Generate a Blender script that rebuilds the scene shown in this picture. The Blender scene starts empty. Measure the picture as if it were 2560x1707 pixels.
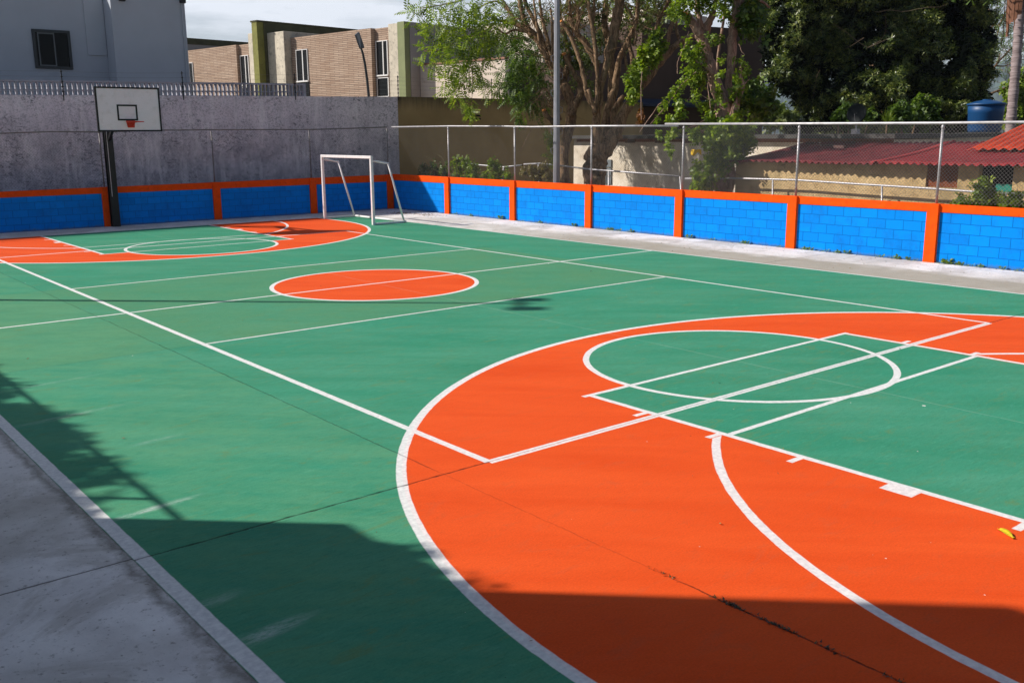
import bpy, math, random
import numpy as np
from mathutils import Vector, Matrix
random.seed(7); RNG = np.random.default_rng(11)
R = math.radians
sc = bpy.context.scene; col = sc.collection

# ------------------------------------------------------------------ camera
CP = np.array([-4.62788, -5.94182, 2.65329]); FPX = 2386.67; CW, CH = 2560, 1707
yaw, pitch, roll = 0.68797, -0.21361, -0.00672
_f = np.array([math.cos(pitch)*math.sin(yaw), math.cos(pitch)*math.cos(yaw), math.sin(pitch)])
_r = np.array([math.cos(yaw), -math.sin(yaw), 0.0]); _u = np.cross(_r, _f)
_R = _r*math.cos(roll) + _u*math.sin(roll); _U = -_r*math.sin(roll) + _u*math.cos(roll)
cam = bpy.data.cameras.new('camera'); camo = bpy.data.objects.new('camera', cam); col.objects.link(camo)
cam.sensor_width = 36; cam.lens = FPX/CW*36; cam.clip_start = 0.05; cam.clip_end = 9000
m = Matrix.Identity(4)
for i in range(3):
    m[i][0] = _R[i]; m[i][1] = _U[i]; m[i][2] = -_f[i]; m[i][3] = CP[i]
camo.matrix_world = m; sc.camera = camo

# ------------------------------------------------------------------ sky and sun
SUN = Vector((-0.722, 0.692, 0.717)).normalized()      # direction towards the sun
ELEV = math.asin(SUN.z)
w = bpy.data.worlds.new('World'); sc.world = w; w.use_nodes = True
wn, wl = w.node_tree.nodes, w.node_tree.links
bg = wn['Background']
sky = wn.new('ShaderNodeTexSky'); sky.sky_type = 'NISHITA'; sky.sun_disc = False
sky.sun_elevation = ELEV; sky.sun_rotation = math.atan2(SUN.x, SUN.y); sky.air_density = 1.0; sky.dust_density = 1.0; sky.ozone_density = 1.5
tc = wn.new('ShaderNodeTexCoord'); mp = wn.new('ShaderNodeMapping'); mp.inputs['Scale'].default_value = (1.5, 1.5, 7.0)
wl.new(tc.outputs['Generated'], mp.inputs[0])
nz = wn.new('ShaderNodeTexNoise'); nz.inputs['Scale'].default_value = 2.2; nz.inputs['Detail'].default_value = 7; nz.inputs['Roughness'].default_value = .58
wl.new(mp.outputs[0], nz.inputs['Vector'])
cr = wn.new('ShaderNodeValToRGB'); cr.color_ramp.elements[0].position = .36; cr.color_ramp.elements[1].position = .58
wl.new(nz.outputs['Fac'], cr.inputs[0])
mx = wn.new('ShaderNodeMixRGB'); mx.inputs['Color2'].default_value = (14.5, 15.0, 16.0, 1)
# cloud cover stands only low in the sky
sx = wn.new('ShaderNodeSeparateXYZ'); wl.new(tc.outputs['Generated'], sx.inputs[0])
mr = wn.new('ShaderNodeMapRange'); mr.inputs['From Min'].default_value = .25; mr.inputs['From Max'].default_value = .5
mr.inputs['To Min'].default_value = .85; mr.inputs['To Max'].default_value = .12; wl.new(sx.outputs['Z'], mr.inputs['Value'])
mr2 = wn.new('ShaderNodeMapRange'); mr2.inputs['From Min'].default_value = -.1; mr2.inputs['From Max'].default_value = .55   # clouds bank up on the sun's side
mr2.inputs['To Min'].default_value = .05; wl.new(sx.outputs['Y'], mr2.inputs['Value'])
mu0 = wn.new('ShaderNodeMath'); mu0.operation = 'MULTIPLY'; wl.new(mr.outputs[0], mu0.inputs[0]); wl.new(mr2.outputs[0], mu0.inputs[1])
mu = wn.new('ShaderNodeMath'); mu.operation = 'MULTIPLY'; wl.new(cr.outputs[0], mu.inputs[0]); wl.new(mu0.outputs[0], mu.inputs[1])
wl.new(mu.outputs[0], mx.inputs['Fac']); wl.new(sky.outputs[0], mx.inputs['Color1']); wl.new(mx.outputs[0], bg.inputs['Color'])
bg.inputs['Strength'].default_value = 0.06
sl = bpy.data.lights.new('sun', 'SUN'); sl.energy = 5.0; sl.angle = R(.6); sl.color = (1, .95, .86)
slo = bpy.data.objects.new('sun', sl); col.objects.link(slo)
slo.rotation_euler = SUN.to_track_quat('Z', 'Y').to_euler(); slo.location = (-20, 20, 30)
sc.view_settings.view_transform = 'Standard'; sc.view_settings.look = 'None'; sc.view_settings.gamma = 1
sc.view_settings.exposure = 0.33
sc.cycles.max_bounces = 6; sc.cycles.transparent_max_bounces = 8

# ------------------------------------------------------------------ pixel -> point (at a known plane or depth)
def at(px, py, x=None, y=None, z=None, d=None):
    v = _f + _R*((px-CW/2)/FPX) + _U*((CH/2-py)/FPX)
    if x is not None: t = (x-CP[0])/v[0]
    elif y is not None: t = (y-CP[1])/v[1]
    elif z is not None: t = (z-CP[2])/v[2]
    else: t = d
    return Vector(CP + v*t)

# ------------------------------------------------------------------ node helpers
class NT:
    def __init__(s, name):
        s.m = bpy.data.materials.new(name); s.m.use_nodes = True; s.t = s.m.node_tree
        s.p = s.t.nodes['Principled BSDF']; s.out = s.t.nodes['Material Output']
    def n(s, k, **kw):
        o = s.t.nodes.new('ShaderNode'+k)
        for a, b in kw.items(): setattr(o, a, b)
        return o
    def put(s, sock, v):
        if isinstance(v, bpy.types.NodeSocket): s.t.links.new(v, sock)
        elif isinstance(v, (tuple, list)) and len(v) == 3 and sock.type == 'RGBA': sock.default_value = (*v, 1)
        else: sock.default_value = v
    def M(s, op, a, b=0.0, c=0.0, clamp=False):
        o = s.n('Math', operation=op, use_clamp=clamp)
        for i, v in enumerate((a, b, c)): s.put(o.inputs[i], v)
        return o.outputs[0]
    def mix(s, f, a, b, mode='MIX'):
        o = s.n('MixRGB', blend_type=mode); s.put(o.inputs[0], f); s.put(o.inputs[1], a); s.put(o.inputs[2], b); return o.outputs[0]
    def coord(s, k='Object'):
        return s.n('TexCoord').outputs[k]
    def pos(s): return s.n('NewGeometry').outputs['Position']
    def mapv(s, v, scale=(1,1,1), rot=(0,0,0), loc=(0,0,0)):
        o = s.n('Mapping'); s.put(o.inputs[0], v); o.inputs['Scale'].default_value = scale; o.inputs['Rotation'].default_value = rot; o.inputs['Location'].default_value = loc; return o.outputs[0]
    def noise(s, v, scale, detail=4, rough=.55, dist=0, fac=True):
        o = s.n('TexNoise'); s.put(o.inputs['Vector'], v); o.inputs['Scale'].default_value = scale; o.inputs['Detail'].default_value = detail
        o.inputs['Roughness'].default_value = rough; o.inputs['Distortion'].default_value = dist; return o.outputs['Fac' if fac else 'Color']
    def ramp(s, f, a, b, lo=0.0, hi=1.0):
        o = s.n('MapRange'); s.put(o.inputs['Value'], f); o.inputs['From Min'].default_value = a; o.inputs['From Max'].default_value = b
        o.inputs['To Min'].default_value = lo; o.inputs['To Max'].default_value = hi; return o.outputs[0]
    def bump(s, h, st=.3, dist=.02):
        o = s.n('Bump'); s.put(o.inputs['Height'], h); o.inputs['Strength'].default_value = st; o.inputs['Distance'].default_value = dist
        s.t.links.new(o.outputs[0], s.p.inputs['Normal'])
    def done(s, c, rough=.8, metal=0, spec=.5):
        s.put(s.p.inputs['Base Color'], c); s.put(s.p.inputs['Roughness'], rough); s.put(s.p.inputs['Metallic'], metal)
        s.p.inputs['Specular IOR Level'].default_value = spec; return s.m
MATS = {}
def mat(name, c, rough=.7, metal=0, var=.25, scale=3.0, bump=0, bscale=60, spec=.4, dirt=None, stretch=(1,1,1)):
    if name in MATS: return MATS[name]
    t = NT(name); v = t.mapv(t.pos(), stretch)
    f = t.noise(v, scale, 5, .6); c2 = tuple(x*(1-var) for x in c); c3 = tuple(min(1, x*(1+var*.6)) for x in c)
    cc = t.mix(t.ramp(f, .3, .7), c2, c3)
    if dirt: cc = t.mix(t.ramp(t.noise(v, scale*2.7, 6, .7), .52, .7, 0, .8), cc, dirt)
    if bump: t.bump(t.noise(t.pos(), bscale, 4), bump, .01)
    MATS[name] = t.done(cc, rough, metal, spec); return MATS[name]

# ------------------------------------------------------------------ object helpers
def tag(o, label=None, cat=None, group=None, kind=None):
    if label: o['label'] = label
    if cat: o['category'] = cat
    if group: o['group'] = group
    if kind: o['kind'] = kind
    return o
def empty(name, loc=(0,0,0), label=None, cat=None, group=None, rz=0):
    o = bpy.data.objects.new(name, None); col.objects.link(o); o.location = loc; o.rotation_euler.z = rz; o.empty_display_size = .2
    return tag(o, label, cat, group)
class MB:
    """collects shapes given in world space; build() makes ONE mesh object, local to its parent"""
    def __init__(s): s.v = []; s.f = []; s.mi = []; s.cur = 0
    def add(s, vs, fs):
        b = len(s.v); s.v += [tuple(x) for x in vs]
        for f in fs: s.f.append([i+b for i in f]); s.mi.append(s.cur)
        return s
    def box(s, a, b):
        x0, y0, z0 = a; x1, y1, z1 = b
        return s.add([(x0,y0,z0),(x1,y0,z0),(x1,y1,z0),(x0,y1,z0),(x0,y0,z1),(x1,y0,z1),(x1,y1,z1),(x0,y1,z1)],
              [(0,3,2,1),(4,5,6,7),(0,1,5,4),(1,2,6,5),(2,3,7,6),(3,0,4,7)])
    def prism(s, foot, z0, z1):   # footprint ccw, z1 number or list
        n = len(foot); zt = z1 if isinstance(z1, (list, tuple)) else [z1]*n; zb = z0 if isinstance(z0, (list, tuple)) else [z0]*n
        vs = [(x, y, zb[i]) for i, (x, y) in enumerate(foot)] + [(x, y, zt[i]) for i, (x, y) in enumerate(foot)]
        return s.add(vs, [tuple(range(n))[::-1], tuple(range(n, 2*n))] + [(i, (i+1) % n, n+(i+1) % n, n+i) for i in range(n)])
    def bar(s, p, q, wx, wy=None, roll=0):      # rectangular bar
        p, q = Vector(p), Vector(q); d = (q-p).normalized(); wy = wy or wx
        up = Vector((0,0,1)) if abs(d.z) < .95 else Vector((0,1,0))
        a = d.cross(up).normalized(); b = a.cross(d).normalized()
        if roll: a, b = a*math.cos(roll)+b*math.sin(roll), b*math.cos(roll)-a*math.sin(roll)
        o = [(-1,-1),(1,-1),(1,1),(-1,1)]
        vs = [e + a*(i*wx/2) + b*(j*wy/2) for e in (p, q) for i, j in o]
        return s.add(vs, [(0,1,2,3),(7,6,5,4),(0,4,5,1),(1,5,6,2),(2,6,7,3),(3,7,4,0)])
    def tube(s, pts, rad, n=8, cap=True):
        pts = [Vector(p) for p in pts]; N = len(pts); rad = rad if isinstance(rad, (list, tuple)) else [rad]*N
        t0 = (pts[1]-pts[0]).normalized(); up = Vector((0,0,1)) if abs(t0.z) < .9 else Vector((1,0,0))
        a = t0.cross(up).normalized(); vs = []
        for i, p in enumerate(pts):
            t = ((pts[min(i+1, N-1)]-pts[max(i-1, 0)])).normalized()
            a = (a - t*a.dot(t)).normalized(); b = t.cross(a)
            for k in range(n):
                an = 2*math.pi*k/n; vs.append(p + a*(rad[i]*math.cos(an)) + b*(rad[i]*math.sin(an)))
        fs = [(i*n+k, i*n+(k+1) % n, (i+1)*n+(k+1) % n, (i+1)*n+k) for i in range(N-1) for k in range(n)]
        if cap: fs += [tuple(range(n))[::-1], tuple(range((N-1)*n, N*n))]
        return s.add(vs, fs)
    def lathe(s, c, prof, n=24):
        vs = [(c[0]+r*math.cos(2*math.pi*k/n), c[1]+r*math.sin(2*math.pi*k/n), c[2]+z) for r, z in prof for k in range(n)]
        fs = [(i*n+k, i*n+(k+1) % n, (i+1)*n+(k+1) % n, (i+1)*n+k) for i in range(len(prof)-1) for k in range(n)]
        fs += [tuple(range(n))[::-1], tuple(range((len(prof)-1)*n, len(prof)*n))]
        return s.add(vs, fs)
    def build(s, name, mats, parent=None, smooth=False, bevel=0, recalc=True):
        me = bpy.data.meshes.new(name)
        off = Vector((0,0,0)); inv = None
        if parent is not None: inv = parent_world(parent).inverted()
        vs = [inv @ Vector(v) for v in s.v] if inv else s.v
        me.from_pydata([tuple(v) for v in vs], [], s.f)
        for mm in (mats if isinstance(mats, (list, tuple)) else [mats]): me.materials.append(mm)
        me.polygons.foreach_set('material_index', s.mi)
        if smooth: me.polygons.foreach_set('use_smooth', [True]*len(me.polygons))
        if recalc:
            import bmesh
            b = bmesh.new(); b.from_mesh(me); bmesh.ops.recalc_face_normals(b, faces=b.faces); b.to_mesh(me); b.free()
        me.update()
        o = bpy.data.objects.new(name, me); col.objects.link(o)
        if parent is not None: o.parent = parent
        if bevel:
            bv = o.modifiers.new('bevel', 'BEVEL'); bv.width = bevel; bv.segments = 2; bv.limit_method = 'ANGLE'
        return o
def parent_world(p):
    M_ = Matrix.Translation(p.location) @ Matrix.Rotation(p.rotation_euler.z, 4, 'Z') if p.type == 'EMPTY' else Matrix.Translation(p.location)
    return parent_world(p.parent) @ M_ if p.parent else M_
def recentre(o):
    """put a top-level mesh's origin at its base"""
    vs = [v.co for v in o.data.vertices]; c = Vector((sum(v.x for v in vs)/len(vs), sum(v.y for v in vs)/len(vs), min(v.z for v in vs)))
    o.data.transform(Matrix.Translation(-c)); o.location = c; return o
def copy_tree(o, parent=None):
    c = o.copy(); col.objects.link(c); c.parent = parent
    for ch in [x for x in bpy.data.objects if x.parent == o]: copy_tree(ch, c)
    return c

# ------------------------------------------------------------------ court paint (one material, real-size markings)
def court_material():
    t = NT('court_paint'); M = t.M; P = t.pos()
    s = t.n('SeparateXYZ'); t.put(s.inputs[0], P)
    wob = M('MULTIPLY', M('SUBTRACT', t.noise(P, 5.0, 3), .5), .014)
    wob2 = M('MULTIPLY', M('SUBTRACT', t.noise(P, 7.0, 3, fac=True, dist=1.0), .5), .014)
    x = M('ADD', s.outputs[0], wob); y = M('ADD', s.outputs[1], wob2)
    yf = M('SUBTRACT', 9.02, M('ABSOLUTE', M('SUBTRACT', y, 9.02)))
    AA = .008
    def mask(d): return M('ADD', M('MULTIPLY', d, -1/AA), .5, clamp=True)
    def rect(x0, x1, y0, y1, X=x, Y=y):
        return M('MAXIMUM', M('SUBTRACT', M('ABSOLUTE', M('SUBTRACT', X, (x0+x1)/2)), (x1-x0)/2), M('SUBTRACT', M('ABSOLUTE', M('SUBTRACT', Y, (y0+y1)/2)), (y1-y0)/2))
    def dist(cx, cy, X=x, Y=y):
        a = M('SUBTRACT', X, cx); b = M('SUBTRACT', Y, cy); return M('SQRT', M('ADD', M('MULTIPLY', a, a), M('MULTIPLY', b, b)))
    def ring(dd, r, wd): return M('SUBTRACT', M('ABSOLUTE', M('SUBTRACT', dd, r)), wd/2)
    mn = lambda *a: a[0] if len(a) == 1 else M('MINIMUM', a[0], mn(*a[1:]))
    mxx = lambda a, b: M('MAXIMUM', a, b)
    hl = lambda yy, x0, x1, wd, Y=y: rect(x0, x1, yy-wd/2, yy+wd/2, x, Y)
    vl = lambda xx, y0, y1, wd, Y=y: rect(xx-wd/2, xx+wd/2, y0, y1, x, Y)
    # areas
    d3 = dist(4.461, -3.02, x, yf); area3 = mn(M('SUBTRACT', d3, 6.10), rect(4.461-6.10, 4.461+6.10, -4.6, -3.0, x, yf))
    dft = dist(4.458, .908, x, yf)
    key = mn(rect(2.073, 6.80, -4.6, .945, x, yf), M('SUBTRACT', dft, 1.784))
    dcc = dist(4.446, 9.02)
    org = mn(mxx(area3, M('MULTIPLY', key, -1)), M('SUBTRACT', dcc, 1.85))
    # lines
    xm = M('SUBTRACT', 4.46, M('ABSOLUTE', M('SUBTRACT', x, 4.46)))      # mirrored across the court
    darc = dist(4.806, -4.776, xm, yf)
    futs = mxx(ring(darc, 4.889, .075), mxx(M('SUBTRACT', xm, 2.10), M('SUBTRACT', yf, -.80)))
    arc3 = mxx(ring(d3, 6.11, .085), M('SUBTRACT', -3.02, yf))
    side3 = rect(4.461-6.11-.042, 4.461-6.11+.042, -4.56, -3.02, xm, yf)
    lines = [vl(-2.84, -4.6, 22.66, .10), vl(11.90, -4.6, 22.66, .06), vl(0, 0, 18.06, .075), vl(9, 0, 18.06, .065),
             hl(6.04, 0, 9, .055), hl(12.13, 0, 9, .055), hl(9.02, -2.84, 11.9, .06),
             hl(.023, 0, 9, .040, yf), hl(-.023, 0, 9, .040, yf), rect(-2.84, 11.9, -4.61, -4.54, x, yf),
             ring(dcc, 1.852, .08), ring(dft, 1.784, .075), arc3, side3, futs,
             rect(2.04, 2.11, -4.56, .945, xm, yf), hl(.945, 1.98, 6.90, .06, yf), hl(-.829, 2.07, 6.8, .06, yf)]
    for ty in (.13, -.76, -1.61, -3.42): lines.append(rect(1.88, 2.05, ty-.03, ty+.03, xm, yf))
    lines.append(rect(1.90, 2.05, -2.66, -2.40, xm, yf))
    L = mask(mn(*lines))
    # wear of the white paint
    wear = t.ramp(t.noise(P, 38, 5, .75), .60, .72, 0, .55)
    big = t.ramp(t.noise(P, 1.3, 2), .45, .65)
    L = M('MULTIPLY', L, M('SUBTRACT', 1.0, M('MULTIPLY', wear, big)))
    L = M('MULTIPLY', L, .93)
    # green paint
    v1 = t.mapv(P, (1.0, 1.0, 1.0), (0, 0, R(45)))
    n1 = t.noise(t.mapv(v1, (.35, 1.6, 1)), 1.1, 6, .62, .6); n2 = t.noise(t.mapv(P, (1.2, 5, 1)), 2.4, 8, .72, .3); n3 = t.noise(P, 70, 3, .6)
    g = t.mix(t.ramp(n1, .3, .7), (.036, .228, .130), (.074, .295, .185))
    g = t.mix(t.ramp(n2, .52, .74, 0, .5), g, (.125, .23, .105))
    g = t.mix(t.ramp(t.noise(P, .55, 4, .6), .45, .62, 0, .45), g, (.028, .262, .158))
    g = t.mix(t.ramp(n2, .44, .30, 0, .35), g, (.09, .37, .25))
    # each pour of concrete took the paint a little differently
    slab = M('MULTIPLY', M('GREATER_THAN', s.outputs[1], 6.05), M('LESS_THAN', s.outputs[1], 12.2)); slab = M('MULTIPLY', slab, M('LESS_THAN', s.outputs[0], 9.4))
    g = t.mix(M('MULTIPLY', slab, t.ramp(t.noise(P, .9, 5, .65), .3, .65, .25, .75)), g, (.098, .255, .125))
    near = M('MULTIPLY', M('LESS_THAN', s.outputs[0], -.46), t.ramp(t.noise(t.mapv(v1, (1, 3, 1)), .9, 6, .7), .38, .62)); g = t.mix(M('MULTIPLY', near, .55), g, (.11, .31, .165))
    fine = t.noise(t.mapv(P, (3, 14, 1), (0, 0, R(8))), 3.2, 8, .78, .4); g = t.mix(t.ramp(fine, .52, .68, 0, .55), g, (.022, .165, .105)); g = t.mix(t.ramp(fine, .44, .32, 0, .45), g, (.11, .37, .24))
    blot = t.noise(t.mapv(P, (1.5, 4, 1), (0, 0, R(-12))), 1.4, 8, .75, 1.0); g = t.mix(t.ramp(blot, .56, .68, 0, .55), g, (.135, .225, .085))
    o = t.mix(t.ramp(n1, .3, .7), (.70, .070, .009), (.80, .100, .018)); o = t.mix(t.ramp(fine, .54, .7, 0, .42), o, (.52, .060, .012)); o = t.mix(t.ramp(blot, .55, .68, 0, .30), o, (.50, .105, .045)); o = t.mix(t.ramp(fine, .42, .3, 0, .25), o, (.90, .16, .045))
    o = t.mix(t.ramp(n2, .56, .74, 0, .22), o, (.55, .10, .03))
    c = t.mix(mask(org), g, o)
    grit = t.mix(1.0, c, t.mix(t.ramp(n3, .3, .7), (.86, .86, .86), (1.08, 1.08, 1.08)), 'MULTIPLY')
    c = t.mix(.8, c, grit)
    lc = t.mix(t.ramp(t.noise(P, 25, 4), .35, .7), (.66, .64, .65), (.86, .84, .83))
    c = t.mix(L, c, lc)
    # joints between the concrete pours, painted over
    def crack(d0, wd, st, sc_=9.0):
        k = M('SUBTRACT', M('ABSOLUTE', d0), wd); k = M('ADD', M('MULTIPLY', k, -1/.008), .5, clamp=True)
        return M('MULTIPLY', k, t.ramp(t.noise(P, sc_, 4, .7), .35, .6, st*.45, st))
    xr, yr = s.outputs[0], s.outputs[1]
    jw = M('MULTIPLY', M('SUBTRACT', t.noise(P, 3.0, 6, .75), .5), .05)
    xj = M('ADD', xr, jw); yj = M('ADD', yr, jw)
    thick = M('MULTIPLY', t.noise(P, 4.5, 5, .7), .022); inl = M('MULTIPLY', M('GREATER_THAN', s.outputs[0], 0.0), M('LESS_THAN', s.outputs[0], 9.0)); dk = M('MAXIMUM', crack(yj, M('MULTIPLY', thick, M('SUBTRACT', 1.0, M('MULTIPLY', inl, .8))), 1.0), crack(M('SUBTRACT', yj, 6.05), .006, .7))
    dk = M('MAXIMUM', dk, crack(M('SUBTRACT', yj, 12.2), .006, .6)); dk = M('MAXIMUM', dk, crack(M('SUBTRACT', yr, 18.05), .007, .7))
    dk = M('MAXIMUM', dk, M('MULTIPLY', crack(M('ADD', xj, .455), M('MULTIPLY', thick, .62), .95, 3.2), M('MAXIMUM', M('MAXIMUM', t.ramp(yr, -2.1, -2.5), t.ramp(yr, -.1, .3, 0, .75)), .3)))  # shade put into the colour: joint blacker where the near shadow lies
    c = t.mix(M('MULTIPLY', dk, .9), c, t.mix(.88, c, (.008, .006, .005)))
    lt = crack(M('SUBTRACT', xj, 4.45), .012, .35, 1.5); c = t.mix(lt, c, t.mix(.5, c, (.5, .6, .5)))
    # chalky scuffs at the left edge and scattered pale droppings
    sc_n = t.ramp(t.noise(t.mapv(P, (2.2, 7, 1)), 3.0, 9, .8), .42, .64)
    def scuff(cx, cy, hx, hy, st):
        a = M('DIVIDE', M('SUBTRACT', xr, cx), hx); b = M('DIVIDE', M('SUBTRACT', M('ADD', yr, M('MULTIPLY', M('SUBTRACT', xr, cx), -.12)), cy), hy)
        q = M('SUBTRACT', 1.0, M('ADD', M('MULTIPLY', a, a), M('MULTIPLY', b, b)), clamp=True); return M('MULTIPLY', M('MULTIPLY', q, q), st)
    sf = M('ADD', scuff(-2.66, -1.40, .42, .10, 1.0), scuff(-2.72, -.86, .26, .09, .5))
    sf = M('ADD', sf, scuff(-2.5, .80, .50, .065, 1.1)); sf = M('ADD', sf, scuff(-2.3, 3.72, .80, .09, .45)); sf = M('ADD', sf, scuff(-2.1, 5.2, .8, .07, .3))
    sf = M('ADD', sf, scuff(-1.9, 2.4, .35, .07, .3))
    c = t.mix(M('MULTIPLY', sf, M('ADD', M('MULTIPLY', sc_n, .65), .05), clamp=True), c, (.62, .66, .64))
    def spots(scale, r, keep, colr, c, am=1.0):
        vo = t.n('TexVoronoi'); t.put(vo.inputs['Vector'], P); vo.inputs['Scale'].default_value = scale
        sp = t.n('SeparateColor'); t.put(sp.inputs[0], vo.outputs['Color'])
        k = M('MULTIPLY', M('LESS_THAN', vo.outputs['Distance'], M('MULTIPLY', sp.outputs[1], r*scale)), M('LESS_THAN', sp.outputs[0], keep))
        return t.mix(M('MULTIPLY', k, am), c, colr)
    c = spots(2.1, .022, .16, (.75, .73, .68), c); c = spots(6.5, .007, .20, (.7, .68, .62), c, .8)
    c = spots(5.0, .008, .12, (.04, .03, .02), c, .9); c = spots(14.0, .004, .12, (.03, .025, .02), c, .8)
    h = M('ADD', M('MULTIPLY', t.noise(P, 160, 3), .25), M('MULTIPLY', dk, -1.6)); h = M('ADD', h, M('MULTIPLY', t.noise(P, 6, 4), .7))
    t.bump(h, .32, .012)
    return t.done(c, t.ramp(n2, .3, .7, .72, .9), 0, .10)

def concrete_material():
    t = NT('concrete'); M = t.M; P = t.pos(); s = t.n('SeparateXYZ'); t.put(s.inputs[0], P)
    n = t.noise(P, 1.6, 8, .7, .4); n2 = t.noise(P, 22, 6, .75); n4 = t.noise(P, .5, 4, .6)
    c = t.mix(t.ramp(n, .3, .7), (.62, .585, .58), (.88, .85, .83))
    c = t.mix(t.ramp(n4, .42, .60, 0, .5), c, (.36, .33, .28))
    c = t.mix(t.ramp(t.noise(t.mapv(P, (1, 1.4, 1)), .8, 7, .68, 1.2), .52, .60, 0, .5), c, (.42, .385, .35))
    # brown washed-in silt along the court edge of the right-hand walk
    e = M('ADD', s.outputs[0], M('MULTIPLY', M('SUBTRACT', t.noise(t.mapv(P, (1, .35, 1)), 1.4, 6, .7), .5), 2.0))
    silt = M('MULTIPLY', t.ramp(e, 13.35, 12.95), M('GREATER_THAN', s.outputs[0], 11.0))
    silt = M('MULTIPLY', silt, t.ramp(s.outputs[1], 17.0, 12.0))
    c = t.mix(M('MULTIPLY', silt, .8), c, t.mix(t.ramp(n2, .3, .7), (.27, .24, .185), (.36, .325, .26)))
    c = t.mix(t.ramp(n2, .57, .68, 0, .7), c, (.12, .10, .08))
    # dirt line next to the left court edge
    dl = M('ADD', s.outputs[0], M('MULTIPLY', M('SUBTRACT', t.noise(P, 4, 6, .75), .5), .25))
    c = t.mix(M('MULTIPLY', M('SUBTRACT', 1.0, M('MULTIPLY', M('ABSOLUTE', M('ADD', dl, 2.93)), 14), clamp=True), .65), c, (.13, .11, .085))
    jw = M('MULTIPLY', M('SUBTRACT', t.noise(P, 3.0, 6, .75), .5), .05); yj = M('ADD', s.outputs[1], jw)
    dk = None
    for yy in (0.04, 6.0, 12.37, 18.1):
        k = M('ADD', M('MULTIPLY', M('SUBTRACT', M('ABSOLUTE', M('SUBTRACT', yj, yy)), .008), -1/.008), .5, clamp=True); dk = k if dk is None else M('MAXIMUM', dk, k)
    c = t.mix(M('MULTIPLY', dk, .8), c, (.06, .05, .04))
    vo = t.n('TexVoronoi'); t.put(vo.inputs['Vector'], P); vo.inputs['Scale'].default_value = 9; sp = t.n('SeparateColor'); t.put(sp.inputs[0], vo.outputs['Color'])
    k = M('MULTIPLY', M('LESS_THAN', vo.outputs['Distance'], .09), M('LESS_THAN', sp.outputs[0], .06)); c = t.mix(M('MULTIPLY', k, .85), c, (.07, .05, .03))
    t.bump(M('ADD', t.noise(P, 60, 6, .7), M('MULTIPLY', dk, -2)), .35, .01)
    return t.done(c, .9, 0, .2)

def sheet(name, x0, x1, y0, y1, z, m_, th=.0):
    b = MB()
    if th: b.box((x0, y0, z-th), (x1, y1, z))
    else: b.add([(x0,y0,z),(x1,y0,z),(x1,y1,z),(x0,y1,z)], [(0,1,2,3)])
    return tag(b.build(name, m_), kind='structure')
earth = mat('earth', (.16, .13, .08), .95, var=.4, scale=1.2, bump=.4, bscale=20, dirt=(.07,.09,.03))
sheet('ground', -1400, 3500, -1100, 3100, -.16, earth)
sheet('path', -9.5, 14.62, -15, 24.33, -.004, concrete_material(), .12)
sheet('court', -2.895, 11.935, -4.62, 22.63, 0, court_material())

# ------------------------------------------------------------------ painted boundary walls
def block_mat(axis):
    t = NT('blue_block_paint_'+axis); M = t.M; P = t.pos(); s = t.n('SeparateXYZ'); t.put(s.inputs[0], P)
    cmb = t.n('CombineXYZ'); t.put(cmb.inputs[0], s.outputs[1 if axis == 'y' else 0]); t.put(cmb.inputs[1], s.outputs[2])
    wv = t.n('VectorMath', operation='ADD'); t.put(wv.inputs[0], cmb.outputs[0])
    nc = t.n('VectorMath', operation='SCALE'); t.put(nc.inputs[0], t.noise(P, 3.5, 3, fac=False)); nc.inputs['Scale'].default_value = .02; t.put(wv.inputs[1], nc.outputs[0])
    br = t.n('TexBrick'); t.put(br.inputs['Vector'], wv.outputs[0]); br.inputs['Scale'].default_value = 1; br.inputs['Brick Width'].default_value = .405; br.inputs['Row Height'].default_value = .207
    br.inputs['Mortar Size'].default_value = .007; br.inputs['Mortar Smooth'].default_value = .35; br.inputs['Bias'].default_value = 0
    br.inputs['Color1'].default_value = (0, .205, .70, 1); br.inputs['Color2'].default_value = (0, .245, .80, 1); br.inputs['Mortar'].default_value = (0, .12, .46, 1)
    c = t.mix(t.ramp(t.noise(P, 2.2, 6, .7), .5, .72, 0, .65), br.outputs['Color'], (.004, .135, .50))
    c = t.mix(t.ramp(t.noise(P, 13, 6, .75), .56, .74, 0, .5), c, (.02, .17, .55))
    foot = M('ADD', s.outputs[2], M('MULTIPLY', M('SUBTRACT', t.noise(P, 6, 5, .7), .5), .16))
    c = t.mix(t.ramp(foot, .07, .0, 0, .6), c, (.10, .12, .14))
    t.bump(M('ADD', M('MULTIPLY', br.outputs['Fac'], -1.0), M('MULTIPLY', t.noise(P, 90, 4), .18)), .7, .012)
    return t.done(c, .8, 0, .08)
orange = mat('orange_wall_paint', (.88, .085, .004), .8, var=.12, scale=4, bump=.4, bscale=45, spec=.08, dirt=(.52, .055, .006))
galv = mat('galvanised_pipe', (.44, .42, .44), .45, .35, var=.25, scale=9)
wire_m = mat('fence_wire', (.24, .23, .23), .6, .4, var=.2)
PY = [20.92, 17.40, 13.98, 10.60, 7.17, 3.80, .40, -3.0, -6.4]
def ztop_r(y): return 1.195 + (y-3.8)*.0025
wall = empty('boundary_wall', (14.72, 8, 0), 'long sunlit blue block wall with orange pillars on the right of the court', 'wall')
bm_y, bm_x = block_mat('y'), block_mat('x')
ends = [24.5] + PY
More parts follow.
